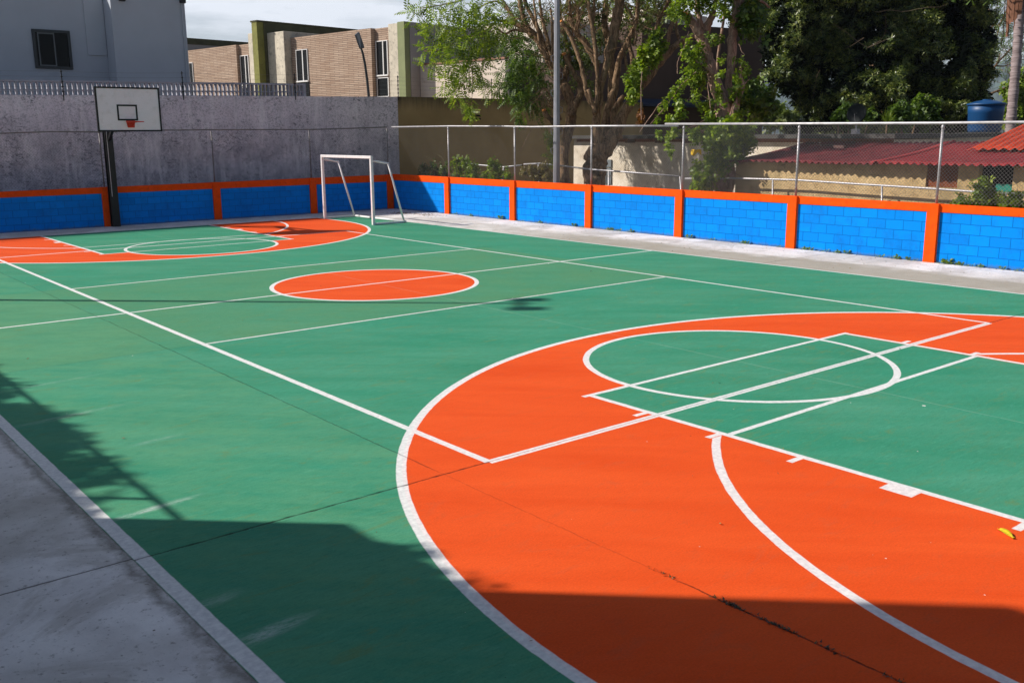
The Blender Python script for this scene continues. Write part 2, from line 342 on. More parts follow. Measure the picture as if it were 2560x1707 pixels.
for i in range(len(ends)-1):
    y0, y1 = ends[i+1], ends[i]
    b = MB(); b.prism([(14.66, y0), (14.80, y0), (14.80, y1), (14.66, y1)], -.1, 1.03); b.build('block_panel', bm_y, wall)
    b = MB(); zz = [ztop_r(y0), ztop_r(y0), ztop_r(y1), ztop_r(y1)]
    b.prism([(14.645, y0+.10), (14.81, y0+.10), (14.81, y1-.10), (14.645, y1-.10)], 1.032, zz); b.build('cap_beam', orange, wall, bevel=.006)
for y in PY:
    b = MB(); b.box((14.585, y-.125, -.1), (14.83, y+.125, ztop_r(y)+.005)); b.build('pillar', orange, wall, bevel=.01)
wall2 = empty('boundary_wall', (5, 24.42, 0), 'shaded blue wall with orange cap and pillars across the far end behind the backboard', 'wall')
PX = [14.50, 11.36, 7.88, 4.42, 1.0, -2.4, -5.8]
def ztop_f(x): return 1.15 + max(0, (x-1.5))*.0062
for i in range(len(PX)-1):
    x1, x0 = PX[i], PX[i+1]
    b = MB(); b.prism([(x0, 24.36), (x1, 24.36), (x1, 24.5), (x0, 24.5)], -.1, .985); b.build('block_panel', bm_x, wall2)
    b = MB(); b.prism([(x0+.1, 24.345), (x1-.1, 24.345), (x1-.1, 24.51), (x0+.1, 24.51)], .987, [ztop_f(x0), ztop_f(x1), ztop_f(x1), ztop_f(x0)]); b.build('cap_beam', orange, wall2, bevel=.006)
for x in PX:
    b = MB(); b.box((x-.125, 24.30, -.1), (x+.125, 24.53, ztop_f(x)+.005)); b.build('pillar', orange, wall2, bevel=.01)

# ------------------------------------------------------------------ chain-link fences
def chain_panel(b, P0, P1, z0, z1, pitch=.076, th=.0030):
    P0, P1 = Vector(P0), Vector(P1); L = (P1-P0).length; h = z1-z0; u = (P1-P0)/L; nn = Vector((u.y, -u.x, 0))
    for sgn in (1, -1):
        k = -h if sgn == 1 else 0.0
        end = L if sgn == 1 else L+h
        k += .01
        while k < end:
            if sgn == 1: a0, a1 = max(k, 0), min(k+h, L); za, zb = a0-k, a1-k
            else: a0, a1 = max(k-h, 0), min(k, L); za, zb = k-a0, k-a1
            if a1-a0 > .02:
                off = nn*(sgn*.002)
                p = P0+u*a0+off; q = P0+u*a1+off; p.z = z0+za; q.z = z0+zb
                d = (q-p).normalized(); e = d.cross(nn).normalized()*(th/2); n2 = nn*(th/2)
                vs = [p-e, p+n2, p+e, p-n2, q-e, q+n2, q+e, q-n2]
                b.add(vs, [(0,1,5,4),(1,2,6,5),(2,3,7,6),(3,0,4,7)])
            k += pitch
def rail_z_r(y): return 2.80 if y < 3.8 else 2.80 + (y-3.8)*.0074
XF = 14.72
fence = empty('chain_link_fence', (XF, 8, 1.2), 'galvanised chain link fence standing on the sunlit right-hand wall', 'fence')
YB = 10.95
b = MB(); b.tube([(XF, -6.4, 2.80), (XF, 3.8, 2.815), (XF, 7.2, 2.845), (XF, YB+.28, 2.885)], .030, 10); b.build('top_rail', galv, fence, True)
b = MB(); b.tube([(XF+.01, YB-.15, 2.835), (XF+.01, 13.98, 2.862), (XF+.01, 14.6, 2.866), (XF+.01, 16.6, 2.865), (XF+.01, 17.9, 2.895), (XF+.01, 20.92, 2.93), (XF+.01, 24.45, 2.935)], .027, 10); b.build('top_rail', galv, fence, True)
for y in PY:
    b = MB(); zt = rail_z_r(y)-.035
    b.tube([(XF, y, 1.18), (XF, y, zt-.06)], .027, 12); b.lathe((XF, y, zt-.06), [(.034, 0), (.034, .02), (.036, .04), (.022, .07), (.004, .085)], 12); b.build('post', galv, fence, True)
for i in range(len(ends)-2):
    y0, y1 = ends[i+1], ends[i]
    b = MB(); chain_panel(b, (XF-.03, y0, 0), (XF-.03, y1, 0), 1.23, rail_z_r((y0+y1)/2)-.02, .076, .0046 if y1 < 11.5 else .0030); b.build('wire_mesh', wire_m, fence, recalc=False)
fence2 = empty('chain_link_fence', (5, 24.45, 1.2), 'thin shaded chain link fence on the far end wall, before the grey wall', 'fence')
def rail_z_f(x): return 2.77 + (x-1.7)*.0105
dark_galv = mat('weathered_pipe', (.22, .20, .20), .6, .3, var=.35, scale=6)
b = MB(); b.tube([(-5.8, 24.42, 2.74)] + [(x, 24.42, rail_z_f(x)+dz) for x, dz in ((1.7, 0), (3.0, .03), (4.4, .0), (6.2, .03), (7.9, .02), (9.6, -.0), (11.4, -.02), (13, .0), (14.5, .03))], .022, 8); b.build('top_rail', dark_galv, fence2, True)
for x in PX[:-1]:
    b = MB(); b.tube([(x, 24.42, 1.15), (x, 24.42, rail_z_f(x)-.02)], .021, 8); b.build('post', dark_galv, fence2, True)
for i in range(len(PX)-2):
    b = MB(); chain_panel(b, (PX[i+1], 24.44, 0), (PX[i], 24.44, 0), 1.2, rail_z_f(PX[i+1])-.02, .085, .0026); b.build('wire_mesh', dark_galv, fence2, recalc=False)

# ------------------------------------------------------------------ basketball backboard
black = mat('black_paint', (.006, .006, .007), .45, var=.3); white_b = mat('white_board', (.84, .79, .84), .5, var=.05, scale=2, dirt=(.70,.66,.68))
rim_m = mat('rim_red', (.55, .035, .01), .5, var=.1)
YB0 = 21.80
hoop = empty('basketball_hoop', (4.55, 24.12, 0), 'white basketball backboard with black border on a black steel post at the far end', 'basketball hoop')
b = MB(); b.box((4.45, 24.02, 0), (4.68, 24.05, 3.72)); b.box((4.45, 24.20, 0), (4.68, 24.23, 3.72)); b.box((4.555, 24.0499, 0), (4.575, 24.2001, 3.72)); b.build('post', black, hoop)
b = MB(); b.bar((4.52, 24.02, 3.55), (4.3, YB0+.06, 3.60), .09); b.bar((4.60, 24.02, 3.55), (4.85, YB0+.06, 3.60), .09); b.bar((4.56, 24.02, 2.55), (4.66, 23.0, 3.53), .08); b.build('support_arm', black, hoop)
b = MB(); b.tube([(4.50, 24.0, .9), (4.50, 24.0, 2.9)], .012, 6); b.build('conduit', galv, hoop)
x0, x1, z0, z1 = 3.62, 5.37, 2.79, 3.99
b = MB(); b.box((x0+.04, YB0+.005, z0+.04), (x1-.04, YB0+.04, z1-.04)); bd = b.build('backboard', white_b, hoop)
b = MB()
for A, B in (((x0, z0), (x1, z0+.045)), ((x0, z1-.045), (x1, z1)), ((x0, z0+.045), (x0+.045, z1-.045)), ((x1-.045, z0+.045), (x1, z1-.045))):
    b.box((A[0], YB0-.008, A[1]), (B[0], YB0+.05, B[1]))
b.build('border_frame', black, hoop)
b = MB(); sx0, sx1, sz0, sz1, q = 4.17, 4.72, 3.09, 3.52, .045
for A, B in (((sx0, sz0), (sx1, sz0+q)), ((sx0, sz1-q), (sx1, sz1)), ((sx0, sz0+q), (sx0+q, sz1-q)), ((sx1-q, sz0+q), (sx1, sz1-q))):
    b.box((A[0], YB0-.004, A[1]), (B[0], YB0+.006, B[1]))
b.build('target_square', black, hoop)
b = MB(); cx, cy, cz, rr = 4.50, YB0-.40, 3.055, .225
ringp = [(cx+rr*math.cos(a), cy+rr*math.sin(a), cz) for a in np.linspace(0, 2*math.pi, 29)]; b.tube(ringp, .012, 8, cap=False)
b.add([(4.38, YB0-.004, 3.09), (4.62, YB0-.004, 3.09), (4.60, YB0-.004, 2.90), (4.42, YB0-.004, 2.90), (4.38, YB0-.03, 3.09), (4.62, YB0-.03, 3.09), (4.60, YB0-.03, 2.90), (4.42, YB0-.03, 2.90)],
      [(0,1,2,3),(7,6,5,4),(0,4,5,1),(1,5,6,2),(2,6,7,3),(3,7,4,0)])
b.box((4.40, YB0-.22, 3.035), (4.60, YB0-.0301, 3.075)); b.bar((4.44, YB0-.03, 2.93), (4.44, YB0-.19, 3.04), .02); b.bar((4.56, YB0-.03, 2.93), (4.56, YB0-.19, 3.04), .02)
b.build('rim', rim_m, hoop)

# ------------------------------------------------------------------ goal frame standing sideways
gw = mat('white_pipe_paint', (.78, .76, .77), .35, var=.08, scale=6, dirt=(.62,.52,.48), spec=.5)
goal = empty('goal', (10.5, 20.5, 0), 'white steel goal frame without net standing sideways at the far right corner', 'goal')
ya, yb, gx = 19.03, 22.03, 10.52
for y in (ya, yb):
    b = MB(); b.bar((gx, y, 0), (gx, y, 1.965), .085); b.build('goalpost', gw, goal, bevel=.012)
    b = MB(); b.tube([(gx+.04, y, 1.90), (gx+.60, y, 1.82)], .030, 10); b.tube([(gx+.58, y, 1.84), (gx+1.10, y, .03)], .030, 10); b.build('side_brace', gw, goal, True)
    b = MB(); b.bar((gx+.04, y, .035), (gx+1.14, y, .035), .06); b.build('base_bar', gw, goal, bevel=.01)
b = MB(); b.bar((gx, ya-.042, 2.008), (gx, yb+.042, 2.008), .085); b.build('crossbar', gw, goal, bevel=.012)
b = MB(); b.tube([(gx+1.12, ya-.05, .04), (gx+1.12, yb+.05, .04)], .036, 12); b.build('rear_bar', gw, goal, True)

# ------------------------------------------------------------------ grey and tan yard walls behind the far end
def grey_wall_mat():
    t = NT('mouldy_plaster'); M = t.M; P = t.pos(); s = t.n('SeparateXYZ'); t.put(s.inputs[0], P)
    c = t.mix(t.ramp(t.noise(P, .9, 6, .65), .3, .7), (.70, .62, .69), (.88, .80, .86))
    lo = t.ramp(s.outputs[2], 3.4, 2.2, 0, .65); c = t.mix(M('MULTIPLY', lo, t.ramp(t.noise(P, 1.7, 6, .7), .3, .6)), c, (.30, .30, .37))
    sp = M('MULTIPLY', t.ramp(t.noise(t.mapv(P, (1, 1, 1.4)), 9, 9, .80, .8), .50, .60), t.ramp(t.noise(P, 1.1, 4, .6), .40, .56))
    c = t.mix(M('MULTIPLY', sp, .85), c, (.10, .10, .12))
    c = t.mix(t.ramp(t.noise(P, 22, 6, .8), .5, .62, 0, .6), c, (.16, .15, .18))
    c = t.mix(t.ramp(t.noise(t.mapv(P, (4, 4, .3)), 1.6, 6, .7), .50, .66, 0, .22), c, (.20, .19, .23)); c = t.mix(t.ramp(t.noise(t.mapv(P, (3, 3, .5)), 1.1, 5, .7), .52, .66, 0, .5), c, (.92, .87, .90))
    t.bump(t.noise(P, 18, 8, .75), .5, .02); return t.done(c, .95, 0, .15)
gwm = grey_wall_mat()
b = MB(); b.prism([(-8, 26.2), (16.15, 26.2), (16.15, 26.4), (-8, 26.4)], -.16, [3.74, 4.09, 4.09, 3.74])
tag(recentre(b.build('yard_wall', gwm)), 'tall grey mould-stained plaster wall behind the far end fence', 'wall')
tan = mat('tan_plaster', (.22, .160, .085), .95, var=.25, scale=.8, bump=.3, bscale=25)
tw = empty('yard_wall', (20, 26.2, 0), 'tall tan plaster wall continuing the grey wall behind the trees', 'wall')
t = NT('tan_wall_streaked'); P = t.pos(); s = t.n('SeparateXYZ'); t.put(s.inputs[0], P)
c = t.mix(t.ramp(t.noise(P, .8, 6, .6), .3, .7), (.30, .205, .09), (.40, .28, .13))
drip = t.M('ADD', s.outputs[2], t.M('MULTIPLY', t.noise(t.mapv(P, (5, 5, .35)), 1.5, 5, .7), -.9)); c = t.mix(t.ramp(drip, 3.15, 3.75, 0, .85), c, (.05, .045, .03))
t.bump(t.noise(P, 25, 5), .3, .01); tanm = t.done(c, .95, 0, .15)
b = MB(); b.prism([(16.155, 26.23), (30, 26.23), (30, 26.43), (16.155, 26.43)], -.16, 4.10); b.build('wall_face', tanm, tw)
b = MB()
for zz in (3.24, 3.37):
    for k in range(2): b.box((19.42+k*.42, 26.2275, zz), (19.80+k*.42, 26.229, zz+.075))
b.build('vent', mat('black_void', (.004, .004, .005), .9), tw)

# concrete screen-block parapet on the grey wall
scr = mat('screen_block', (.40, .40, .47), .9, var=.2, scale=3, bump=.2)
sb = empty('screen_block_parapet', (5, 26.28, 3.85), 'row of pale concrete screen blocks on top of the grey wall', 'parapet')
b = MB(); gz = lambda x: 3.87 + (x-2.2)*.0145
xe = 12.25
b.prism([(-6, 26.215), (xe, 26.215), (xe, 26.37), (-6, 26.37)], [gz(-6)+.40, gz(xe)+.40, gz(xe)+.40, gz(-6)+.40], [gz(-6)+.46, gz(xe)+.46, gz(xe)+.46, gz(-6)+.46])
b.prism([(-6, 26.235), (xe, 26.235), (xe, 26.35), (-6, 26.35)], [gz(-6)-.02, gz(xe)-.02, gz(xe)-.02, gz(-6)-.02], [gz(-6)+.03, gz(xe)+.03, gz(xe)+.03, gz(-6)+.03])
b.prism([(-6, 26.27), (xe, 26.27), (xe, 26.33), (-6, 26.33)], [gz(-6)+.15, gz(xe)+.15, gz(xe)+.15, gz(-6)+.15], [gz(-6)+.19, gz(xe)+.19, gz(xe)+.19, gz(-6)+.19])
b.build('block_rail', scr, sb)
b = MB(); x = -5.9
while x < xe-.02:
    b.box((x, 26.22, gz(x)+.031), (x+.045, 26.365, gz(x)+.399)); x += .148
b.box((xe-.06, 26.21, gz(xe)-.02), (xe+.01, 26.375, gz(xe)+.47)); b.build('block_fins', scr, sb)

# electric fence on the wall top
ef = empty('electric_fence', (8, 26.3, 3.9), 'black electric fence rods with thin wires along the yard wall tops', 'fence')
EP = [(-2.5, 3.8), (4.0, 3.87), (7.75, 3.95), (11.83, 4.02), (16.18, 4.08), (20.78, 4.10), (25.5, 4.10)]
for (x, z) in EP:
    b = MB(); b.tube([(x, 26.19, z-.12), (x, 26.19, z+.80)], .016, 6)
    for k in range(5): b.lathe((x, 26.19, z+.12+k*.15), [(.016, 0), (.034, .015), (.034, .035), (.016, .05)], 8)
    b.build('rod', black, ef)
for k in range(5):
    b = MB(); pts = []
    for i in range(len(EP)-1):
        for s_ in np.linspace(0, 1, 6)[:-1]:
            x = EP[i][0]*(1-s_)+EP[i+1][0]*s_; z = EP[i][1]*(1-s_)+EP[i+1][1]*s_; pts.append((x, 26.17, z+.145+k*.15-.10*s_*(1-s_)))
    b.tube(pts, .0028, 4); b.build('wire', dark_galv, ef)

# ------------------------------------------------------------------ white house at the left
wp = mat('white_render', (.42, .45, .51), .9, var=.10, scale=.5, bump=.15, bscale=30)
house = empty('white_house', (5, 30, 0), 'tall pale rendered house with one dark sliding window, shaded, at far left', 'house')
b = MB(); b.prism([(-9, 30), (6.62, 30), (6.62, 36), (-9, 36)], -.16, 7.72); b.build('wall', wp, house)
b = MB(); b.prism([(6.62, 29.2), (9.20, 29.2), (9.20, 36.01), (6.62, 36.01)], -.16, 8.02); b.build('wall', wp, house)
b = MB(); b.box((5.95, 29.955, 5.42), (6.60, 29.999, 7.70)); b.build('pilaster', wp, house, bevel=.015)
fr = mat('dark_frame', (.035, .04, .045), .5, var=.2); gl = mat('dark_glass', (.004, .005, .007), .25, var=.2, spec=.15)
wo = MB(); X0, X1, Z0, Z1 = 4.22, 5.42, 4.92, 6.19
for A, B in (((X0, Z0), (X1, Z0+.09)), ((X0, Z1-.09), (X1, Z1)), ((X0, Z0+.09), (X0+.09, Z1-.09)), ((X1-.09, Z0+.09), (X1, Z1-.09))): wo.box((A[0], 29.94, A[1]), (B[0], 29.999, B[1]))
win = wo.build('window', fr, house)
b = MB(); b.box((X0+.091, 29.985, Z0+.091), (X1-.091, 29.998, Z1-.091)); b.build('pane', gl, win)
b = MB()
for xx in (X0+.16, X0+.66): b.box((xx, 29.965, Z0+.091), (xx+.035, 29.984, Z1-.091))
b.box((X0+.196, 29.966, Z1-.14), (X0+.659, 29.9845, Z1-.10)); b.box((X0+.196, 29.966, Z0+.092), (X0+.659, 29.9845, Z0+.125)); b.build('sash', mat('grey_sash', (.14, .15, .16), .5), win)
b = MB(); b.tube([(9.08, 29.17, 3.9), (9.08, 29.17, 7.9)], .022, 8); b.build('downpipe', wp, house)
for px in (303, 454):
    b = MB(); p = at(px, 1 if px < 400 else 6, y=29.15); b.box((p.x-.10, 28.98, p.z-.05), (p.x+.10, 29.12, p.z+.09)); b.box((p.x-.03, 29.12, p.z-.02), (p.x+.03, 29.199, p.z+.04)); b.build('wall_lamp', black, house, bevel=.02)

# ------------------------------------------------------------------ brick row houses (built in their own rotated frame)
AZ = R(-8); D_ = Vector((math.sin(AZ), math.cos(AZ), 0)); N_ = Vector((math.cos(AZ), -math.sin(AZ), 0)); O_ = Vector((20.2183, 38.3582, 0))
def UV(u, v): p = O_ + D_*u + N_*v; return (p.x, p.y)
def ublock(b, u0, u1, v0, v1, z0, z1): return b.prism([UV(u0, v0), UV(u0, v1), UV(u1, v1), UV(u1, v0)], z0, z1)
def brick_mat():
    t = NT('thin_brick'); M = t.M; P = t.mapv(t.pos(), rot=(0, 0, -AZ*0)); s = t.n('SeparateXYZ'); t.put(s.inputs[0], P)
    g = t.n('NewGeometry'); sn = t.n('SeparateXYZ'); t.put(sn.inputs[0], g.outputs['Normal'])
    hz = M('ADD', M('MULTIPLY', s.outputs[1], M('GREATER_THAN', M('ABSOLUTE', sn.outputs[0]), .5)), M('MULTIPLY', s.outputs[0], M('LESS_THAN', M('ABSOLUTE', sn.outputs[0]), .5)))
    cmb = t.n('CombineXYZ'); t.put(cmb.inputs[0], hz); t.put(cmb.inputs[1], s.outputs[2])
    br = t.n('TexBrick'); t.put(br.inputs['Vector'], cmb.outputs[0]); br.inputs['Scale'].default_value = 1; br.inputs['Brick Width'].default_value = .75; br.inputs['Row Height'].default_value = .088
    br.inputs['Mortar Size'].default_value = .015; br.inputs['Mortar Smooth'].default_value = .2; br.inputs['Color1'].default_value = (.38, .265, .20, 1); br.inputs['Color2'].default_value = (.50, .37, .285, 1); br.inputs['Mortar'].default_value = (.17, .125, .10, 1)
    c = t.mix(t.ramp(t.noise(P, 1.2, 6, .7), .45, .7, 0, .35), br.outputs['Color'], (.26, .155, .10))
    return t.done(c, .9, 0, .1)
bk = brick_mat()
ccr = mat('weathered_concrete', (.60, .53, .43), .9, var=.18, scale=2, bump=.2, bscale=20, dirt=(.20,.18,.15))
olive = mat('olive_paint', (.21, .205, .05), .85, var=.25, scale=2, dirt=(.13,.12,.03)); sage = mat('sage_paint', (.23, .255, .125), .85, var=.15, scale=1.5)
dark_trim_shade = mat('fascia_and_shade_side', (.075, .072, .035), .9, var=.3, scale=3)
wf = mat('white_window_frame', (.72, .70, .70), .5, var=.05)
cream = mat('cream_plaster', (.68, .58, .50), .92, var=.12, scale=.9, dirt=(.52,.42,.33), bump=.15, bscale=20)
rose = mat('pale_party_wall', (.34, .31, .30), .92, var=.12, scale=.8)
def house_unit(o, ulast, ufirst, name_parts):
    pass
def townhouse(label, uA0, uA1, rec, uB1, pil, fin, vfin, zA, zP, zF, finm, slot_v=-0.0):
    """brick front (lit) from uA1 (far) to uA0 (near), recess with window to uB1, pillar, coloured party-wall fin"""
    h = empty('brick_house', (*UV((uA0+uA1)/2, 3), 0), label, 'house', 'brick row houses behind the grey wall')
    b = MB(); ublock(b, uA0, uA1, 0, 9, -.16, zA); b.build('wall', bk, h)
    b = MB(); ublock(b, pil[1]-.1, uA0-.001, rec, 9.01, -.16, zA-.015); b.build('wall', bk, h)
    b = MB(); ublock(b, pil[0], pil[1], vfin+.02, 3, -.16, zP); b.build('pillar', ccr, h, bevel=.02)
    b = MB(); ublock(b, fin[0], fin[1]-.001, vfin, 9.5, -.16, zF); b.build('party_wall', finm, h, bevel=.015)
    # tall window in the recess
    wu0, wu1, v = uB1+.02, uA0-.10, rec
    def frame(z0, z1, mull=True):
        b = MB(); f_ = .035
        ublock(b, wu0, wu1, v-.05, v-.002, z1-f_, z1); ublock(b, wu0, wu1, v-.09, v-.002, z0-.03, z0+f_); ublock(b, wu1-f_, wu1, v-.049, v-.003, z0+f_, z1-f_); ublock(b, wu0, wu0+.05, v-.049, v-.003, z0+f_, z1-f_)
        if mull: ublock(b, wu0+.36*(wu1-wu0), wu0+.36*(wu1-wu0)+.06, v-.049, v-.003, z0+f_, z1-f_)
        fo = b.build('window', wf, h)
        b = MB(); ublock(b, wu0+.051, wu1-f_-.001, v-.02, v-.004, z0+f_+.001, z1-f_-.001); b.build('pane', gl, fo)
    frame(5.45, 7.06); frame(4.45, 5.36, False); return h
h1 = townhouse('nearer brick house with tall white framed window beside a sage green party wall', -3.06, 3.50, .23, -4.05, (-6.13, -5.49), (-6.62, -6.14), -1.0, 7.66, 7.58, 7.62, sage)
h2 = townhouse('farther brick house in two parts beside a tall olive green party wall', 8.78, 16.5, .19, 7.83, (5.57, 5.99), (5.06, 5.56), -1.0, 7.66, 7.98, 8.52, olive)
# second window in each brick front, next to the pillar that stands on the far side of the unit
def front_window(h, u0, u1, z0, z1):
    b = MB(); f_ = .035; v = 0
    ublock(b, u0, u1, v-.05, v-.002, z1-f_, z1); ublock(b, u0, u1, v-.10, v-.002, z0-.04, z0+f_); ublock(b, u1-f_, u1, v-.049, v-.003, z0+f_, z1-f_); ublock(b, u0, u0+f_, v-.049, v-.003, z0+f_, z1-f_); ublock(b, u0+.4*(u1-u0), u0+.4*(u1-u0)+.07, v-.049, v-.003, z0+f_, z1-f_)
    fo = b.build('window', wf, h); b = MB(); ublock(b, u0+f_+.001, u1-f_-.001, v-.02, v-.004, z0+f_+.001, z1-f_-.001); b.build('pane', gl, fo)
front_window(h1, 2.06, 3.06, 5.42, 7.02); b = MB(); ublock(b, 2.06, 3.06, -.03, -.002, 3.6, 5.36); b.build('window', gl, h1)
front_window(h2, 13.55, 14.5, 5.0, 6.95)
b = MB(); ublock(b, 3.52, 5.05, -.42, 3, -.16, 7.98); b.build('pillar', ccr, h1, bevel=.02)
# party wall of the unit beyond, showing over the farther roof
pf = empty('party_wall', (*UV(19, 4), 0), 'dark topped party wall showing over the roof of the farther brick house', 'wall')
b = MB(); ublock(b, 17.2, 17.6, -1, 9.5, -.16, 8.35); b.build('wall_face', rose, pf); b = MB(); ublock(b, 17.15, 17.65, -1.05, 9.55, 8.352, 8.72); b.build('cap', dark_trim_shade, pf)
# fascia and darker-coloured shade side of the big party wall and the pale end face of the near one
b = MB(); ublock(b, 5.00, 5.62, -1.03, 9.6, 8.522, 8.60); b.build('coping', dark_trim_shade, h2)
b = MB(); ublock(b, -6.66, -6.622, -.70, 9.4, -.16, 7.60); b.build('party_wall_face', rose, h1)
b = MB(); ublock(b, 5.02, 5.058, -.6, 9.4, -.16, 8.50); b.build('party_wall_face', dark_trim_shade, h2)  # shaded side of the olive wall, put on as a darker facing
# low courtyard wall and the pale house next to them
cw = empty('courtyard_wall', (*UV(-12, -.2), 0), 'long sunlit cream courtyard wall with thin red coping, next to the sage party wall', 'wall')
b = MB(); ublock(b, -12, -6.68, -.15, .05, -.16, 5.75); b.build('wall_face', cream, cw)
b = MB(); ublock(b, -12, -6.68, -.20, .10, 5.751, 5.83); b.build('coping', mat('coping_red', (.33, .16, .12), .8), cw)
hw = empty('pale_house', (*UV(-12, 6), 0), 'pale house with small square window rising behind the cream courtyard wall', 'house')
b = MB(); ublock(b, -10, -6.70, 4.6, 11.9, -.16, 7.9); b.build('wall', cream, hw)
b = MB(); ublock(b, -10.6, 4, 12, 18, -.16, 9.0); b.build('wall', cream, hw)
p = at(1228, 148, d=46); rel = Vector((p.x, p.y, 0)) - O_; uu = -8.9
b = MB(); ublock(b, -9.3, -8.7, 4.56, 4.598, 5.55, 6.55); b.build('window', fr, hw)

# ------------------------------------------------------------------ street lamp behind the grey wall
lamp = empty('street_lamp', (15.66, 27.5, -.16), 'dark street lamp with flat square head on a curved pole before the brick house', 'street lamp')
Y_ = 27.5
b = MB(); b.tube([(15.68, Y_, -.16), (15.66, Y_, 4.1), (15.61, Y_, 4.77), (15.54, Y_, 5.35), (15.46, Y_, 5.75), (15.36, Y_, 6.02)], [.07, .055, .052, .048, .045, .04], 10); b.build('pole', mat('lamp_iron', (.03, .032, .035), .5), lamp, True)
b = MB(); b.bar((15.42, Y_, 5.98), (15.17, Y_-.10, 6.47), .09, .25); b.bar((15.41, Y_-.0, 6.02), (15.43, Y_, 5.93), .18, .12); b.build('lamp_head', mat('lamp_grey', (.10, .11, .13), .45, .3), lamp, bevel=.02)
b = MB(); b.bar((15.40, Y_-.045, 6.00), (15.18, Y_-.135, 6.44), .02, .20); b.build('lamp_glass', mat('lamp_lens', (.30, .32, .36), .2), lamp)

# ------------------------------------------------------------------ hexagonal steel pole with climbing rungs, right side
hp = empty('steel_pole', (15.3, 16.1, -.16), 'tall grey steel pole with climbing rungs standing behind the right-hand wall', 'pole')
polem = mat('pole_steel', (.30, .30, .34), .5, .3, var=.2, scale=2)
b = MB(); b.tube([(15.3, 16.1, -.16), (15.3, 16.1, 12)], [.108, .065], 8); b.build('shaft', polem, hp)
hz = [2.05, 2.62, 3.25, 3.75, 4.25, 4.75, 5.3, 5.9, 6.5, 7.1]
Rv = Vector((.77, -.64, 0))
for k, z in enumerate(hz):
    s_ = 1 if k % 2 == 0 else -1
    for sgn in ((1, -1) if z < 2.7 else (s_,)):
        b = MB(); c0 = Vector((15.3, 16.1, z)); a = c0+Rv*sgn*.09
        b.tube([a, a+Rv*sgn*.075+Vector((0,0,.03)), a+Rv*sgn*.085+Vector((0,0,.17)), a+Vector((0,0,.20))], .009, 5); b.build('rung', polem, hp)

# ------------------------------------------------------------------ floodlight mast left of the frame (its shadow crosses the court)
fm = empty('floodlight_mast', (-4.75, 15.05, -.004), 'floodlight mast at the left edge whose shadow crosses the centre circle', 'floodlight')
b = MB(); b.tube([(-4.75, 15.05, 0), (-4.75, 15.05, 9.9)], [.09, .045], 10); b.bar((-5.0, 14.75, 9.75), (-4.5, 15.35, 9.75), .07); b.build('mast', polem, fm)
for dx, dy in ((-.33, -.34), (.22, .26)):
    b = MB(); b.bar((-4.75+dx-.22, 15.05+dy+.18, 9.9), (-4.75+dx+.30, 15.05+dy-.24, 9.72), .30, .14); b.build('lamp_head', mat('lamp_grey', (0,0,0)), fm)

# ------------------------------------------------------------------ unseen building beside the camera, shaped to cast the shadow on the near court
shadow_bld = empty('shadow_building', (-7, -4, 0), 'unseen pale stepped building left of the court, shaped to cast the near corner shadow', 'building')
b = MB(); b.box((-8.5, 2.12, -.1), (-5.5, 3.42, 3.93)); b.build('wall', wp, shadow_bld)
b = MB(); b.box((-9.0, -12, -.1), (-5.5, 2.119, 6.22)); b.build('wall', wp, shadow_bld)
b = MB(); b.tube([(-5.52, 3.45, 3.08), (-5.52, 9.5, 3.08)], .024, 8); b.tube([(-5.52, 3.95, 0), (-5.52, 3.95, 3.08)], .024, 8); b.build('pipe_rail', galv, shadow_bld)
# ================================================================== PART 2
# ------------------------------------------------------------------ brown building behind the trees
brown = mat('brown_render', (.105, .066, .052), .9, var=.22, scale=.5)
bb = empty('brown_building', (32, 27.5, 0), 'big dark brown building in shade behind the trees', 'building')
def xy(px, y_): p = at(px, 330, y=y_); return p.x
zb = lambda px, py, y_: at(px, py, y=y_).z
xa, xm, xr_ = xy(1400, 27.6), xy(1600, 27.6), xy(1905, 27.6)
b = MB(); b.prism([(xa, 27.6), (xm, 27.6), (xm, 40), (xa, 40)], -.16, zb(1500, 158, 27.6)); b.build('wall', brown, bb)
b = MB(); b.prism([(xm, 27.6), (xr_, 27.6), (xr_, 34), (xm, 34)], -.16, [zb(1600, 55, 27.6), zb(1905, 76, 27.6)]*2); b.build('wall', brown, bb)
b = MB(); b.prism([(xy(1560, 26.8), 26.6), (xr_-.3, 26.6), (xr_-.3, 27.58), (xy(1560, 26.8), 27.58)], zb(1700, 268, 27), [zb(1700, 262, 27)]*2+[zb(1700, 248, 27)]*2); b.build('canopy', mat('canopy_blue', (.03, .04, .08), .7), bb)
b = MB(); x_ = xr_-5
b.box((xr_+.02, 27.8, zb(1905, 240, 27.8)), (xr_+.6, 27.9, zb(1905, 236, 27.8))); b.box((xr_+.55, 27.8, zb(1905, 240, 27.8)), (xr_+.65, 27.9, zb(1905, 216, 27.8))); b.build('balcony_rail', black, bb)

